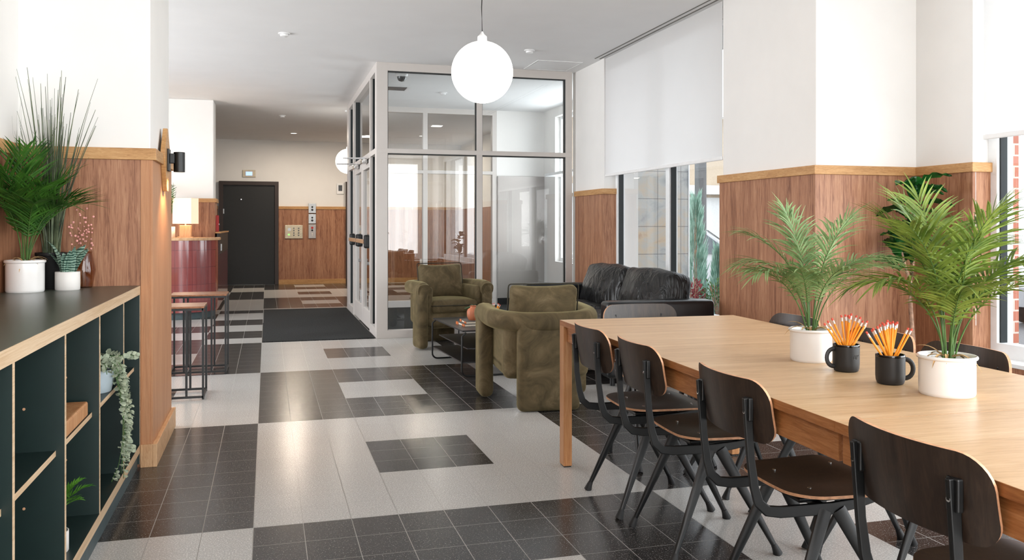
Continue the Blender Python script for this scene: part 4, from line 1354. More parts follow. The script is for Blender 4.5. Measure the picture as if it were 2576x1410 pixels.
for k in range(15):
    a = R(k * 24 + rnd.uniform(-8, 8))
    o = frond((0, 0, 0.07), a, rnd.uniform(0.14, 0.22), R(rnd.uniform(12, 32)), R(62), 17, 0.036, 0.009, rnd, bare=0.2, ldroop=0.2, rstem=0.0014)
    o.build('frond', [M['fern'], M['stemgreen']], t)

# ================================================================== WALL LIGHT ON THE PIER
t = thing('wall_lamp', 'black cylinder spotlight on a faceted oak plate, fixed to the wood clad pier', 'wall lamp', (-0.569, 5.22, 1.625))
b = MB(); pl = [(-0.018, 0.178), (-0.13, 0.05), (-0.13, 0.0), (-0.035, -0.178), (0.035, -0.178), (0.13, 0.0), (0.13, 0.05), (0.018, 0.178)]
b.add([(x, y, z) for x in (0, 0.024) for y, z in pl], [tuple(range(7, -1, -1)), tuple(range(8, 16))] + [(i, (i + 1) % 8, 8 + (i + 1) % 8, 8 + i) for i in range(8)])
b.build('back_plate', M['oakrail'], t, bevel=0.002)
b = MB(); b.box(0.024, 0.036, -0.042, 0.042, -0.065, 0.062); b.build('mount', M['black'], t, bevel=0.003)
b = MB(); b.box(0.036, 0.062, -0.02, 0.02, -0.020, 0.036); b.build('arm', M['black'], t, bevel=0.003)
b = MB(); b.lathe([(0.026, -0.068), (0.031, -0.068), (0.031, 0.043), (0.029, 0.045), (0.001, 0.045)], 32, (0.086, 0, 0), capb=False, capt=False); b.build('spot_body', M['black'], t, smooth=True)
b = MB(); b.lathe([(0.001, -0.062), (0.026, -0.062)], 24, (0.086, 0, 0), capb=False, capt=False); b.build('lens', M['bulb'], t)
l = bpy.data.lights.new('spot_glow', 'SPOT'); l.energy = 20; l.color = (1, 0.66, 0.36); l.spot_size = R(110); l.spot_blend = 0.7; l.shadow_soft_size = 0.03
o = bpy.data.objects.new('spot_glow', l); COL.objects.link(o); o.location = (-0.483, 5.22, 1.55); o.rotation_euler = (0, R(6), 0)

# ================================================================== GLOBE PENDANTS
def pendant(loc, r, label, group=None):
    t = thing('pendant_lamp', label, 'pendant lamp', loc)
    b = MB(); b.sphere((0, 0, 0), r, 48); b.build('globe', M['globe'], t, smooth=True)
    b = MB(); b.lathe([(0.03, r - 0.004), (0.028, r + 0.03), (0.012, r + 0.045), (0.005, r + 0.06)], 20, capt=True); b.build('cap', M['thermo'], t, smooth=True)
    b = MB(); H_ = CE - loc[2]
    b.tube([(0, 0, r + 0.05), (-0.004, 0, r + (H_ - r) * 0.3), (0.005, 0, r + (H_ - r) * 0.6), (0, 0, H_)], 0.003, 6); b.build('cord', M['blackmat'], t, smooth=True)
    b = MB(); b.lathe([(0.05, H_), (0.05, H_ - 0.02), (0.02, H_ - 0.03)], 24); b.build('canopy', M['thermo'], t, smooth=True)
    l = bpy.data.lights.new('globe_glow', 'POINT'); l.energy = 36 * (r / 0.19) ** 2; l.color = (1, 0.86, 0.70); l.shadow_soft_size = r * 1.02
    o = bpy.data.objects.new('globe_glow', l); COL.objects.link(o); o.location = loc
    return t
pendant((1.261, 5.048, 2.186), 0.188, 'large glowing white globe hanging on a thin black cord, top centre')
pendant((1.225, 13.60, 2.262), 0.195, 'glowing white globe in the far lobby, half hidden by the glass vestibule')

# ================================================================== LOUNGE: ARMCHAIRS, SOFA, COFFEE TABLE
def soft(name, mat, parent, c, size, r, bulge=(0, 0, 0), rot=None, wob=0.0, seed=0, k=3, m=6, fn=None):
    b = MB(); sd = Vector((seed * 3.1, seed * 1.7, 0))
    def f(p):
        q = fn(p) if fn else p
        if wob:
            q = Vector(q) + Vector((noise.noise(Vector(p) * 4 + sd), noise.noise(Vector(p) * 4 + sd + Vector((9, 0, 0))), noise.noise(Vector(p) * 4 + sd + Vector((0, 9, 0))))) * wob
        return q
    b.rbox(c, size, r, bulge, rot, f, k, m)
    return b.build(name, mat, parent, smooth=True, angle=80)
def armchair(loc, rz, label, seed):
    """three slab legs: two under the arm fronts, one broad one under the back; faces local +y"""
    t = thing('armchair', label, 'armchair', loc, rz, 'olive velvet armchairs')
    W, AH = 0.40, 0.68
    b = MB()
    # rolled arm and back rail in one horseshoe
    path = [(-W + 0.06, 0.335, AH - 0.085), (-W + 0.06, 0.22, AH - 0.062), (-W + 0.055, 0.0, AH - 0.065), (-W + 0.075, -0.17, AH - 0.07), (-W + 0.15, -0.285, AH - 0.075), (-W + 0.26, -0.325, AH - 0.08), (0, -0.34, AH - 0.08)]
    path += [(-x, y, z) for x, y, z in reversed(path[:-1])]
    n = len(path)
    dense = []
    for i in range(n - 1):
        p0 = Vector(path[max(i - 1, 0)]); p1 = Vector(path[i]); p2 = Vector(path[i + 1]); p3 = Vector(path[min(i + 2, n - 1)])
        for j in range(4):
            q = j / 4
            dense.append(0.5 * ((2 * p1) + (-p0 + p2) * q + (2 * p0 - 5 * p1 + 4 * p2 - p3) * q * q + (-p0 + 3 * p1 - 3 * p2 + p3) * q ** 3))
    dense.append(Vector(path[-1]))
    b.sweep(dense, [(0.066 * math.copysign(abs(math.cos(a)) ** 0.8, math.cos(a)), 0.066 * math.copysign(abs(math.sin(a)) ** 0.8, math.sin(a))) for a in [2 * PI * q / 20 for q in range(20)]], up=(0, 0, 1))
    rail = b.build('arm_rail', M['velvet'], t, smooth=True, angle=80)
    for s in (-1, 1):
        b = MB(); b.rbox((s * (W - 0.052), 0.225, 0.312), (0.105, 0.245, 0.60), 0.045, k=3, m=4)
        b.rbox((s * (W - 0.056), 0.225, 0.60), (0.125, 0.25, 0.16), 0.06)
        b.build('front_leg', M['velvet'], t, smooth=True, angle=80)
        soft('side_panel', M['velvet'], t, (s * (W - 0.135), 0.01, 0.43), (0.07, 0.56, 0.40), 0.034)
    b = MB(); b.rbox((0, -0.33, 0.312), (0.43, 0.11, 0.62), 0.04, k=3, m=4); b.build('back_leg', M['velvet'], t, smooth=True, angle=80)
    soft('seat_shell', M['velvet'], t, (0, 0.0, 0.30), (0.60, 0.60, 0.20), 0.09)
    soft('back_panel', M['velvet'], t, (0, -0.25, 0.43), (0.60, 0.12, 0.44), 0.055)
    soft('seat_cushion', M['velvet'], t, (0, 0.055, 0.425), (0.50, 0.52, 0.13), 0.045, (0, 0, 0.018), wob=0.006, seed=seed)
    b = MB(); ol = [(x, y + 0.055, 0.438) for x, y in rrect(0.505, 0.525, 0.05, 5)]; b.tube(ol, 0.0055, 6, closed=True); b.build('piping', M['piping'], t, smooth=True)
    rot = Matrix.Rotation(R(13), 3, 'X')
    def pinch(p):
        x, y, z = p
        fx, fz = abs(x) / 0.24, abs(z) / 0.19
        s = 1 - 0.07 * (fx ** 4) * (1 - fz ** 2) - 0.0
        return (x * (1 + 0.05 * fz ** 4), y * (1 - 0.35 * max(fx, fz) ** 5), z * (1 + 0.06 * fx ** 4) - 0.012 * (1 - fx ** 2) * (1 if z > 0 else 0))
    c = soft('back_cushion', M['velvet'], t, (0, -0.155, 0.655), (0.47, 0.16, 0.37), 0.055, (0, 0.025, 0), rot, 0.006, seed + 3, fn=pinch)
    b = MB(); ol = []
    for x, z in rrect(0.49, 0.39, 0.03, 4):
        fx, fz = abs(x) / 0.245, abs(z) / 0.195
        p = rot @ Vector((x * (1 + 0.03 * fz ** 4), 0, z * (1 + 0.05 * fx ** 4) - 0.012 * (1 - fx ** 2) * (1 if z > 0 else 0)))
        ol.append(p + Vector((0, -0.155, 0.655)))
    b.tube(ol, 0.005, 6, closed=True); b.build('piping', M['piping'], c, smooth=True)
    return t
armchair((1.80, 8.80, 0), PI + R(8), 'olive velvet armchair facing the camera in front of the glass vestibule', 1)
armchair((1.855, 5.80, 0), R(-5), 'olive velvet armchair seen from behind, beside the oak corner leg of the table', 5)

def sofa(loc, rz, label):
    """faces local -x; width along y"""
    t = thing('sofa', label, 'sofa', loc, rz)
    L, D = 2.30, 0.92
    soft('base', M['leathersmooth'], t, (0, 0, 0.22), (D - 0.06, L - 0.1, 0.24), 0.03)
    for y in (-L / 2 + 0.08, L / 2 - 0.08):
        soft('arm', M['leathersmooth'], t, (0, y, 0.365), (D, 0.17, 0.59), 0.035, (0, 0.004, 0.004), wob=0.004, seed=y)
    soft('back_frame', M['leathersmooth'], t, (D / 2 - 0.08, 0, 0.37), (0.15, L - 0.30, 0.56), 0.04)
    for k, y in enumerate((-0.49, 0.49)):
        soft('seat_cushion', M['leather'], t, (-0.07, y, 0.41), (0.70, 0.96, 0.17), 0.06, (0, 0, 0.025), wob=0.012, seed=k + 2)
        rot = Matrix.Rotation(R(16), 3, 'Y')
        soft('back_cushion', M['leather'], t, (0.225, y, 0.645), (0.20, 0.965, 0.43), 0.06, (0.055, 0.01, 0.02), rot, 0.022, k * 2 + 1, k=4, m=10)
    for x in (-0.38, 0.38):
        for y in (-L / 2 + 0.1, L / 2 - 0.1):
            b = MB(); b.tube([(x, y, 0.10), (x, y, 0)], 0.02, 12); b.build('leg', M['black'], t)
    return t
sofa((2.97, 7.23, 0), 0, 'black leather two seat sofa with rumpled back cushions under the far window')

def coffee(loc, rz, label):
    t = thing('coffee_table', label, 'coffee table', loc, rz)
    L, W_ = 1.02, 0.46   # along y, along x
    b = MB(); b.box(-W_ / 2, W_ / 2, -L / 2, L / 2, 0.375, 0.387); b.build('tabletop', M['ply2'], t, bevel=0.002)
    b = MB(); b.box(-W_ / 2 + 0.05, W_ / 2, -L / 2 + 0.03, L / 2 - 0.03, 0.225, 0.235); b.box(W_ / 2 - 0.01, W_ / 2, -L / 2 + 0.03, L / 2 - 0.03, 0.225, 0.375); b.build('middle_shelf', M['ply2'], t, bevel=0.002)
    b = MB(); b.box(-W_ / 2, W_ / 2 + 0.22, -L / 2, L / 2, 0.115, 0.125); b.build('lower_shelf', M['ply2'], t, bevel=0.002)
    for y in (-L / 2, L / 2):
        b = MB(); x0, x1_ = -W_ / 2, W_ / 2 + 0.22
        pts = [(x0 + 0.03, y, 0.368), (x0 - 0.004, y, 0.34), (x0 - 0.006, y, 0.06)]
        pts += [(x0 - 0.006 + 0.05 * (1 - math.cos(a)), y, 0.06 - 0.05 * math.sin(a)) for a in [PI / 2 * i / 5 for i in range(1, 6)]]
        pts += [(x1_ - 0.05, y, 0.01)] + [(x1_ - 0.05 + 0.055 * math.sin(a), y, 0.01 + 0.055 * (1 - math.cos(a))) for a in [PI / 2 * i / 5 for i in range(1, 6)]] + [(x1_ + 0.005, y, 0.12)]
        b.tube(pts, 0.008, 8, up=(0, 1, 0)); b.build('sled_leg', M['black'], t, smooth=True)
        b = MB(); b.tube([(0.02, y, 0.375), (0.02, y, 0.23)], 0.006, 8); b.tube([(W_ / 2, y, 0.375), (W_ / 2, y, 0.12)], 0.006, 8); b.build('rod', M['black'], t)
    return t
M['ply2'] = plain('black_ash_board', (34, 33, 34), 0.3, var=0.08)
coffee((1.745, 7.36, 0), R(3), 'black metal coffee table with lower shelves between the two olive armchairs')
def book(loc, rz, w_, d_, h_, cover, label):
    t = thing('book', label, 'book', loc, rz)
    b = MB(); b.box(-w_ / 2, w_ / 2, -d_ / 2, d_ / 2, 0, 0.003); b.box(-w_ / 2, w_ / 2, -d_ / 2, d_ / 2, h_ - 0.003, h_); b.build('cover', cover, t)
    b = MB(); b.box(-w_ / 2, -w_ / 2 + 0.004, -d_ / 2, -d_ / 2 + d_ * 0.3, 0.0, h_ + 0.0003); b.box(-w_ / 2 - 0.0005, -w_ / 2 + 0.004, d_ / 2 - d_ * 0.25, d_ / 2, 0.0, h_ + 0.0003); b.build('spine', M['bookorange'], t)
    b = MB(); b.box(-w_ / 2 + 0.005, w_ / 2 - 0.004, -d_ / 2 + 0.002, d_ / 2 - 0.002, 0.003, h_ - 0.003); b.build('pages', M['paper'], t)
book((1.70, 7.22, 0.387), R(4), 0.19, 0.26, 0.022, M['bookcover'], 'grey book with orange spine bands, lower of the two on the coffee table')
book((1.715, 7.22, 0.409), R(0), 0.17, 0.24, 0.020, M['bookcover'], 'grey and orange book, upper of the two on the coffee table, under the clay vase')
t = thing('clay_vase', 'small fluted terracotta vase on the books on the coffee table', 'vase', (1.72, 7.21, 0.429))
b = MB()
prof = [(0.034, 0), (0.042, 0.006), (0.054, 0.035), (0.055, 0.075), (0.046, 0.095), (0.026, 0.108), (0.024, 0.118), (0.030, 0.126), (0.025, 0.126), (0.019, 0.11)]
b.lathe(prof, 48, capt=False)
for i in range(len(b.v)):
    x, y, z = b.v[i]
    if 0.004 < z < 0.10:
        a = math.atan2(y, x); s = 1 - 0.05 * (0.5 + 0.5 * math.cos(12 * a)); b.v[i] = (x * s, y * s, z)
b.build('body', M['clay'], t, smooth=True)
rnd = random.Random(6)
t = thing('small_plant', 'small trailing green sprig with round leaves beside the terracotta vase', 'plant', (1.775, 7.30, 0.387))
b = MB(); b.lathe([(0.03, 0), (0.045, 0.06), (0.046, 0.085), (0.040, 0.085)], 24, capt=False); b.build('pot', M['whitematte'], t, smooth=True)
for k in range(12):
    a = rnd.uniform(0, 2 * PI); ln = rnd.uniform(0.05, 0.11); b = MB()
    p0 = Vector((0, 0, 0.08)); p1 = p0 + Vector((math.cos(a) * ln * 0.5, math.sin(a) * ln * 0.5, 0.07)); p2 = p0 + Vector((math.cos(a) * ln, math.sin(a) * ln, rnd.uniform(0.03, 0.09)))
    b.tube([p0, p1, p2], 0.001, 4, mi=1)
    for q in (0.5, 0.7, 0.85, 1.0):
        c = p1.lerp(p2, (q - 0.4) / 0.6)
        for s in (-1, 1):
            d = Vector((math.cos(a + s * 1.2), math.sin(a + s * 1.2), 0.5)).normalized(); leaf_strip(b, c, d, (0, 0, 1), 0.032, 0.022, 0.6, 4, 0.1, 0)
    b.build('sprig', [M['peperomia'], M['stemgreen']], t)
t = thing('pencil_cup', 'dark cup of pencils on the coffee table, behind the velvet armchair', 'cup', (1.90, 7.18, 0.387))
b = MB(); b.lathe([(0.036, 0), (0.04, 0.004), (0.04, 0.10), (0.036, 0.10), (0.035, 0.01), (0.001, 0.008)], 32, capt=False); b.build('body', M['mugmatte'], t, smooth=True)
pencils((1.90, 7.18), 0.397, 6, 0.032, 'orange pencil standing in the cup on the coffee table', 'pencils on the coffee table', 14, spec=[(V + 178, 20), (V + 182, 7), (V + 90, 5), (V + 5, 16), (V, 22), (V - 10, 26)])

# ================================================================== BLACK FRAME BAR STOOLS
def stool(loc, rz, label):
    t = thing('bar_stool', label, 'stool', loc, rz, 'black frame stools')
    W_, D_, H_ = 0.46, 0.34, 0.655
    b = MB(); b.box(-W_, 0, 0, D_, H_, H_ + 0.014); b.build('seat', M['copper'], t, bevel=0.003)
    q = 0.0075
    def bar(b, p0, p1): b.sweep([p0, p1], [(-q, -q), (q, -q), (q, q), (-q, q)], up=(0.01, 1, 0.02) if abs(p1[2] - p0[2]) > 0.1 else (0, 0, 1))
    for z, nm in ((0.018, 'foot_rail'), (H_ - q, 'seat_rail')):
        b = MB()
        bar(b, (-q, q, z), (-W_ + q, q, z)); bar(b, (-q, D_ - q, z), (-W_ + q, D_ - q, z)); bar(b, (-q, 0, z), (-q, D_, z)); bar(b, (-W_ + q, 0, z), (-W_ + q, D_, z))
        b.build(nm, M['black'], t)
    for x in (-q, -W_ + q):
        for y in (q, D_ - q):
            b = MB(); bar(b, (x, y, 0), (x, y, H_)); b.build('leg', M['black'], t)
    for x in (-0.12, -W_ + 0.12):
        for y in (q, D_ - q):
            b = MB(); bar(b, (x, y, 0.02), (x, y, H_)); b.build('inner_bar', M['black'], t)
    return t
stool((-0.435, 6.50, 0), 0, 'black frame stool with a brown top, the nearer one beside the pier')
stool((-0.330, 7.60, 0), R(-1), 'black frame stool with a brown top, the farther one near the tiled desk')
t = thing('yellow_chair', 'yellow upholstered seat mostly hidden behind the pier and the near stool', 'chair', (-1.22, 8.55, 0))
soft('seat', M['yellow'], t, (0, 0, 0.33), (0.62, 0.6, 0.20), 0.09, (0, 0, 0.02))
soft('backrest', M['yellow'], t, (-0.24, 0, 0.55), (0.14, 0.6, 0.44), 0.065)
for x in (-0.22, 0.22):
    for y in (-0.22, 0.22):
        b = MB(); b.tube([(x * 0.9, y * 0.9, 0.25), (x, y, 0)], [0.018, 0.012], 10); b.build('leg', M['black'], t)

# ================================================================== RECEPTION DESK
t = thing('reception_desk', 'curved reception desk clad in dusty rose tiles with a pale wood counter', 'reception desk')
def deskpoly(x1_, y0, r, off=0.0, yend=12.86):
    p = [(-3.6, y0 - off)]
    cx, cy_ = x1_ - r, y0 + r
    p += [(cx + (r + off) * math.sin(a), cy_ - (r + off) * math.cos(a)) for a in [PI / 2 * i / 12 for i in range(13)]]
    p += [(x1_ + off, yend), (-3.6, yend)]
    return p
b = MB(); b.prism(deskpoly(-0.66, 12.05, 0.50), 0.09, 1.05); b.build('tiled_front', M['desktile'], t, smooth=True, angle=30)
b = MB(); b.prism(deskpoly(-0.66, 12.05, 0.50, -0.05), 0.0, 0.09); b.build('plinth', M['kick'], t)
b = MB(); b.prism(deskpoly(-0.66, 12.05, 0.50, 0.025), 1.05, 1.085); b.build('counter', M['oakend'], t, bevel=0.004)
b = MB(); b.box(-0.70, -0.66, 12.86, 15.6, 0.09, 0.84); b.build('tiled_side', M['desktile'], t)
b = MB(); b.box(-0.69, -0.655, 12.88, 15.6, 0.84, 1.14); b.build('side_screen', M['door'], t)
b = MB(); b.box(-0.71, -0.64, 12.86, 15.6, 1.14, 1.16); b.build('side_cap', M['oakrail'], t)
b = MB(); b.box(-0.655, -0.64, 13.2, 13.28, 0.88, 0.98); b.build('switch_box', M['thermo'], t, bevel=0.003)
t = thing('table_lamp', 'glowing table lamp with a pleated cream shade on the reception desk', 'table lamp', (-1.075, 12.48, 1.085))
b = MB(); b.rbox((0, 0, 0.085), (0.15, 0.12, 0.17), 0.01); b.box(-0.10, 0.10, -0.08, 0.08, 0, 0.015); b.build('base', M['oakv'], t)
b = MB(); b.tube([(0, 0, 0.16), (0, 0, 0.26)], 0.01, 10); b.build('stem', M['steel'], t)
b = MB(); b.lathe([(0.168, 0.19), (0.168, 0.54)], 6, capb=False, capt=False); b.lathe([(0.164, 0.54), (0.164, 0.19)], 6, capb=False, capt=False); b.build('lamp_shade', M['shadelit'], t)
l = bpy.data.lights.new('lamp_glow', 'POINT'); l.energy = 10; l.color = (1, 0.75, 0.48); l.shadow_soft_size = 0.06
o = bpy.data.objects.new('lamp_glow', l); COL.objects.link(o); o.location = (-1.075, 12.48, 1.46)
t = thing('potted_plant', 'potted dark green palm in a white pot on the reception desk beside the lamp', 'potted plant', (-1.30, 12.55, 1.085))
pot(t, 0.085, 0.15, M['whitematte'], lip=False)
rnd = random.Random(40)
for k in range(9):
    o = frond((0, 0, 0.11), R(k * 40 + 10), 0.46 + 0.14 * (k % 3), R(8 + 4 * (k % 3)), R(45), 14, 0.14, 0.012, rnd, bare=0.3)
    o.build('frond', [M['palmdark'], M['stemgreen']], t)
clamp_tree(t, xmax=0.075, ymax=0.36)
t = thing('fire_alarm', 'small red fire alarm pull station on the lobby pier above the desk', 'fire alarm', (-0.70, 13.2, 1.28))
b = MB(); b.box(-0.02, 0.02, -0.05, 0.05, -0.12, 0.12); b.build('body', M['red'], t, bevel=0.005)
b = MB(); b.box(0.02, 0.028, -0.035, 0.035, -0.02, 0.0); b.build('handle', M['thermo'], t)

# ================================================================== FITTINGS ON THE FAR LOBBY WALL
Y = 18.8
def plate_at(name, cat, label, x, z, w_, h_, mat, y=Y):
    t = thing(name, label, cat, (x, y, z))
    b = MB(); b.box(-w_ / 2, w_ / 2, -0.022, 0, -h_ / 2, h_ / 2); b.build('plate', mat, t, bevel=0.004)
    return t
def dot(t, x, z, r, mat, nm='button'):
    b = MB(); b.lathe([(r, 0), (r, 0.008), (r * 0.7, 0.012)], 16); o = b.build(nm, mat, t, smooth=True); o.location = (x, -0.022, z); o.rotation_euler = (R(90), 0, 0)
t = plate_at('indicator_display', 'display', 'small glowing blue indicator display above the black door', -0.365, 2.345, 0.26, 0.15, M['keypanel'])
b = MB(); b.box(-0.065, 0.065, -0.026, -0.022, -0.04, 0.04); b.build('screen', M['display'], t)
YP = 18.775
t = plate_at('intercom_panel', 'intercom', 'wide metal intercom panel with two columns of buttons right of the black door', 0.548, 1.118, 0.365, 0.285, M['keypanel'], YP)
for i in range(4):
    for x in (0.0, 0.10): dot(t, x, 0.075 - i * 0.05, 0.014, M['screen'])
    for x in (0.04, 0.142):
        b = MB(); b.box(x - 0.012, x + 0.012, -0.0235, -0.022, 0.071 - i * 0.05, 0.079 - i * 0.05); b.build('name_strip', M['paper'], t)
b = MB(); b.box(-0.125, -0.065, -0.025, -0.022, 0.02, 0.08); b.build('speaker_grille', M['steel'], t)
b = MB(); b.box(-0.12, -0.085, -0.025, -0.022, -0.075, -0.045); b.build('lamp', M['greenled'], t)
for nm, z, h_, lab, mat in (('key_switch', 1.622, 0.21, 'top of the three metal switch plates in a column on the far wall', M['steel']), ('key_switch', 1.395, 0.205, 'middle of the three metal switch plates in a column on the far wall', M['steel'])):
    t = plate_at(nm, 'switch plate', lab, 0.93, z, 0.155, h_, mat, YP if z < 1.5 else 18.76)
    dot(t, 0, 0.025, 0.020, M['blackmat']); dot(t, 0, -0.035, 0.024, M['screen'], 'key_cylinder')
t = plate_at('call_button', 'call button', 'lowest and longest of the three metal switch plates, with a red button', 0.93, 1.128, 0.155, 0.30, M['satin'], YP)
dot(t, 0, 0.075, 0.024, M['red']); dot(t, 0, 0.02, 0.020, M['blackmat']); dot(t, 0, -0.05, 0.010, M['paper'], 'indicator'); dot(t, 0, -0.085, 0.010, M['paper'], 'indicator')
t = plate_at('thermostat', 'thermostat', 'white thermostat with a dark screen high on the far wall beside the vestibule', 1.525, 2.05, 0.15, 0.235, M['thermo'])
b = MB(); b.box(-0.04, 0.04, -0.025, -0.022, -0.05, 0.075); b.build('screen', M['screen'], t)
t = thing('wall_socket', 'white socket plate low on the wood panel behind the vestibule', 'socket', (3.30, 18.775, 0.45))
b = MB(); b.box(-0.04, 0.04, -0.01, 0, -0.06, 0.06); b.build('plate', M['thermo'], t, bevel=0.002)

# ================================================================== OUTSIDE
b = MB(); b.box(4.62, 30, -14, 34, -0.45, -0.3); tag(b.build('street', M['asphalt']), kind='structure')
b = MB(); b.box(4.62, 7.0, -14, 34, -0.45, 0.0); b.box(3.9, 4.62, 4.88, 8.58, -0.05, 0.0); tag(b.build('pavement', M['pave']), kind='structure')
t = struct('wall_outside_stone'); b = MB(); b.box(3.905, 4.965, 9.46, 9.555, 0, 3.3); b.build('stone_cladding', M['stone'], t)
b = MB(); b.box(4.966, 4.982, 9.45, 9.57, 0, 3.3); b.build('corner_trim', M['aluwhite'], t)
t = struct('wall_outside_brick'); b = MB(); b.box(4.63, 4.89, 4.60, 4.95, 0, 3.4); b.build('brick_pier', M['brick'], t)
b = MB(); b.box(7.6, 11.0, 6.6, 6.9, 0.5, 6); b.build('brick_wall', M['brick'], t)
t = thing('house', 'cream rendered house with a white gable across the street', 'building', (13.5, 26, -0.3))
b = MB(); b.box(-5, 9, 0, 8, 0, 5.2); b.build('wall', M['render'], t)
b = MB(); b.add([(-5.4, -0.4, 2.6), (9.4, -0.4, 2.6), (9.4, -0.1, 2.6), (-5.4, -0.1, 2.6), (-5.4, -0.4, 2.9), (9.4, -0.4, 2.9), (9.4, -0.1, 2.9), (-5.4, -0.1, 2.9)], [(0, 3, 2, 1), (4, 5, 6, 7), (0, 1, 5, 4), (1, 2, 6, 5), (2, 3, 7, 6), (3, 0, 4, 7)])
b.build('porch_board', M['roofwhite'], t)
b = MB(); b.box(-4.6, 8.6, -0.06, 0, 0.3, 2.5); b.build('garage_door', M['roofwhite'], t)
b = MB(); b.prism([(-5.6, 0), (2, 3.2), (9.6, 0)], -0.3, 0.0)
for i in range(len(b.v)): x, y, z = b.v[i]; b.v[i] = (x, z - 0.05, 5.2 + y)
b.build('gable', M['roofwhite'], t)
t = thing('lamp_post', 'wide dark grey steel post standing in the street behind the blue green conifer', 'post', (6.84, 12.6, 0))
b = MB(); b.rbox((0, 0, 2.6), (0.15, 0.15, 5.2), 0.02); b.build('shaft', M['lamppost'], t, smooth=True)
b = MB(); b.box(-0.13, 0.13, -0.13, 0.13, 0, 0.05); b.build('foot_plate', M['lamppost'], t)

def car(loc, rz, label):
    t = thing('car', label, 'car', loc, rz)
    body = [(-2.2, 0.32), (-2.25, 0.62), (-2.1, 0.86), (-1.3, 0.98), (-0.95, 1.02), (-0.35, 1.46), (0.2, 1.53), (1.1, 1.50), (1.85, 1.12), (2.2, 1.02), (2.28, 0.6), (2.22, 0.32)]
    def prof(y, s, dz=0.0): return [(x * (0.985 if abs(y) > 0.8 else 1), y * (s if z > 1.05 else 1), z + dz) for x, z in body]
    b = MB(); n = len(body)
    ysn = [-0.88, -0.80, -0.4, 0.4, 0.80, 0.88]
    vs = []
    for k, y in enumerate(ysn):
        ed = 0.97 if k in (0, 5) else 1.0
        for x, z in body: vs.append((x * ed, y * (0.80 if z > 1.05 else 1.0), (z - 0.6) * (0.97 if k in (0, 5) else 1) + 0.6))
    fs = []
    for k in range(5):
        for i in range(n): j = (i + 1) % n; fs.append((k * n + i, k * n + j, (k + 1) * n + j, (k + 1) * n + i))
    fs += [tuple(range(n - 1, -1, -1)), tuple(5 * n + i for i in range(n))]
    b.add(vs, fs); b.build('body', M['carpaint'], t, smooth=True, angle=40)
    for s in (-1, 1):
        b = MB(); yy = s * 0.80
        def P(x, z): return (x, s * (0.88 - (0.14 if z > 1.05 else 0.0) * min(1, (z - 1.0) / 0.4)) + s * 0.012, z)
        b.add([P(-0.80, 1.04), P(-0.32, 1.40), P(0.35, 1.45), P(0.35, 1.03)], [(0, 1, 2, 3)]); b.add([P(0.42, 1.03), P(0.42, 1.45), P(1.05, 1.42), P(1.55, 1.10)], [(0, 1, 2, 3)])
        b.build('side_window', M['carglass'], t)
        b = MB(); b.rbox((-0.72, s * 0.98, 1.06), (0.10, 0.18, 0.13), 0.04); b.build('wing_mirror', M['carpaint'], t, smooth=True)
        for x in (-1.4, 1.4):
            b = MB(); b.tube([(x, s * 0.72, 0.33), (x, s * 0.92, 0.33)], 0.33, 28); w_ = b.build('wheel', M['tyre'], t, smooth=True)
            b = MB(); b.tube([(x, s * 0.92, 0.33), (x, s * 0.93, 0.33)], 0.20, 20); b.build('rim', M['steel'], w_)
    b = MB(); b.add([(-0.93, -0.68, 1.045), (-0.93, 0.68, 1.045), (-0.37, 0.64, 1.455), (-0.37, -0.64, 1.455)], [(0, 1, 2, 3)]); o = b.build('windscreen', M['carglass'], t); o.location = (-0.012, 0, 0.012)
    for y in (-0.65, 0.65):
        b = MB(); b.rbox((-2.2, y, 0.74), (0.10, 0.32, 0.13), 0.04); b.build('headlight', M['thermo'], t, smooth=True)
    return t
car((7.75, 14.9, -0.3), R(156), 'silver car parked outside the far window beside the conifer')
car((13.2, 10.3, -0.3), R(15), 'pale silver car in the street beyond the brick pier at the right edge')

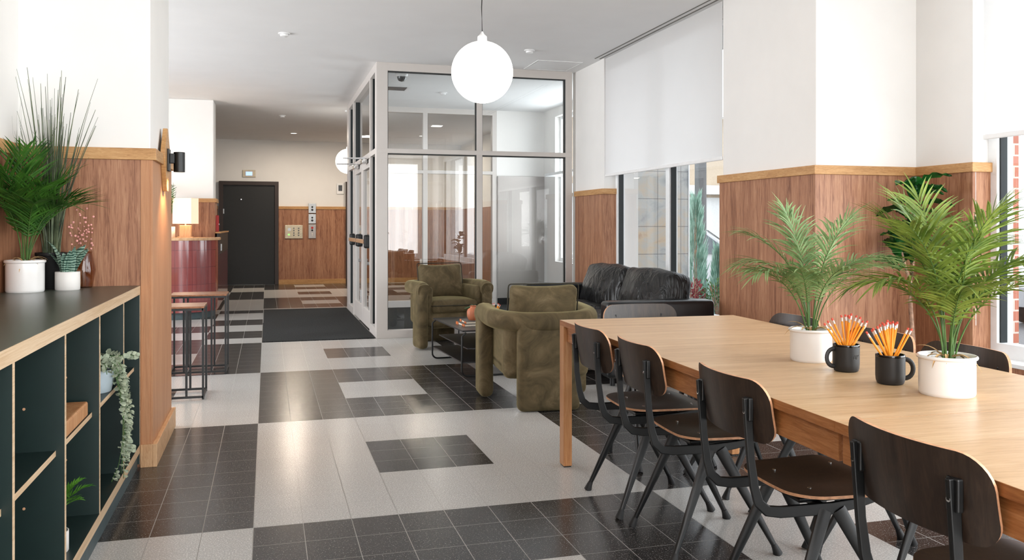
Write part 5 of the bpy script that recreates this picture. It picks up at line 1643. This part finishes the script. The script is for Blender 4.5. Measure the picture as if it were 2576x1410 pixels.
def conifer(loc, h, label, seed, r=0.42):
    rnd = random.Random(seed)
    t = thing('conifer', label, 'conifer', loc)
    b = MB(); b.tube([(0, 0, 0), (0, 0, h * 0.9)], [0.035, 0.008], 8); b.build('trunk', M['bark'], t)
    b = MB()
    for k in range(900):
        z = h * (0.08 + 0.90 * rnd.random() ** 0.85); rr = r * (1 - (z / h)) ** 0.75 * (0.35 + 0.65 * rnd.random())
        a = rnd.uniform(0, 2 * PI); base = Vector((rr * 0.45 * math.cos(a), rr * 0.45 * math.sin(a), z - 0.08))
        d = Vector((math.cos(a) * 0.45, math.sin(a) * 0.45, 1.0))
        leaf_strip(b, base, d, (math.sin(a), -math.cos(a), 0.1), rnd.uniform(0.12, 0.26), 0.022, -0.3, 3, 0.2)
    b.build('foliage', M['conifer'], t)
    return t
conifer((5.81, 10.85, 0), 1.68, 'tall pointed blue green conifer outside the far window', 1, 0.42)
conifer((5.98, 10.5, 0), 0.95, 'smaller conifer outside the far window, next to the wall panel edge', 2, 0.20)
def shrub(loc, r, h, mat, label, seed, n=420):
    rnd = random.Random(seed)
    t = thing('shrub', label, 'shrub', loc)
    b = MB()
    for k in range(8):
        a = k * 0.8; b.tube([(0, 0, 0), (r * 0.5 * math.cos(a), r * 0.5 * math.sin(a), h * 0.8)], 0.006, 5)
    b.build('stem', M['bark'], t)
    b = MB()
    for k in range(n):
        v = Vector((rnd.gauss(0, 1), rnd.gauss(0, 1), rnd.gauss(0, 1))).normalized(); c = Vector((v.x * r, v.y * r, h * 0.55 + v.z * h * 0.42)) * 1.0
        d = (v + Vector((0, 0, 0.6)) + Vector((rnd.uniform(-.5, .5), rnd.uniform(-.5, .5), 0))).normalized()
        leaf_strip(b, c * rnd.uniform(0.6, 1.0), d, (rnd.random(), rnd.random(), 0.5), rnd.uniform(0.03, 0.06), 0.022, 0.3, 3, 0.1)
    b.build('foliage', mat, t)
    return t
shrub((5.20, 9.80, 0), 0.17, 0.60, M['burgundy'], 'low burgundy leaved shrub outside the far window', 5)
shrub((5.46, 9.60, 0), 0.22, 0.62, M['shrub'], 'rounded green shrub outside the far window below the conifers', 6)
t = thing('street_planter', 'large pale grey street planter with orange flowers at the right edge', 'planter', (9.3, 7.4, -0.3))
b = MB(); b.rbox((0, 0, 0.45), (1.6, 0.9, 0.9), 0.04); b.build('box', M['planter'], t, smooth=True, angle=30)
b = MB(); b.box(-0.81, 0.81, -0.46, 0.46, 0, 0.16); b.build('base', M['lamppost'], t)
rnd = random.Random(9)
b = MB()
for k in range(420):
    c = Vector((rnd.uniform(-0.75, 0.75), rnd.uniform(-0.4, 0.4), 0.9 + rnd.uniform(0, 0.25)))
    leaf_strip(b, c, (rnd.uniform(-1, 1), rnd.uniform(-1, 1), 1), (1, 0, 0.3), 0.09, 0.05, 0.5, 3, 0.1)
b.build('flowers', M['orangeflower'], t)
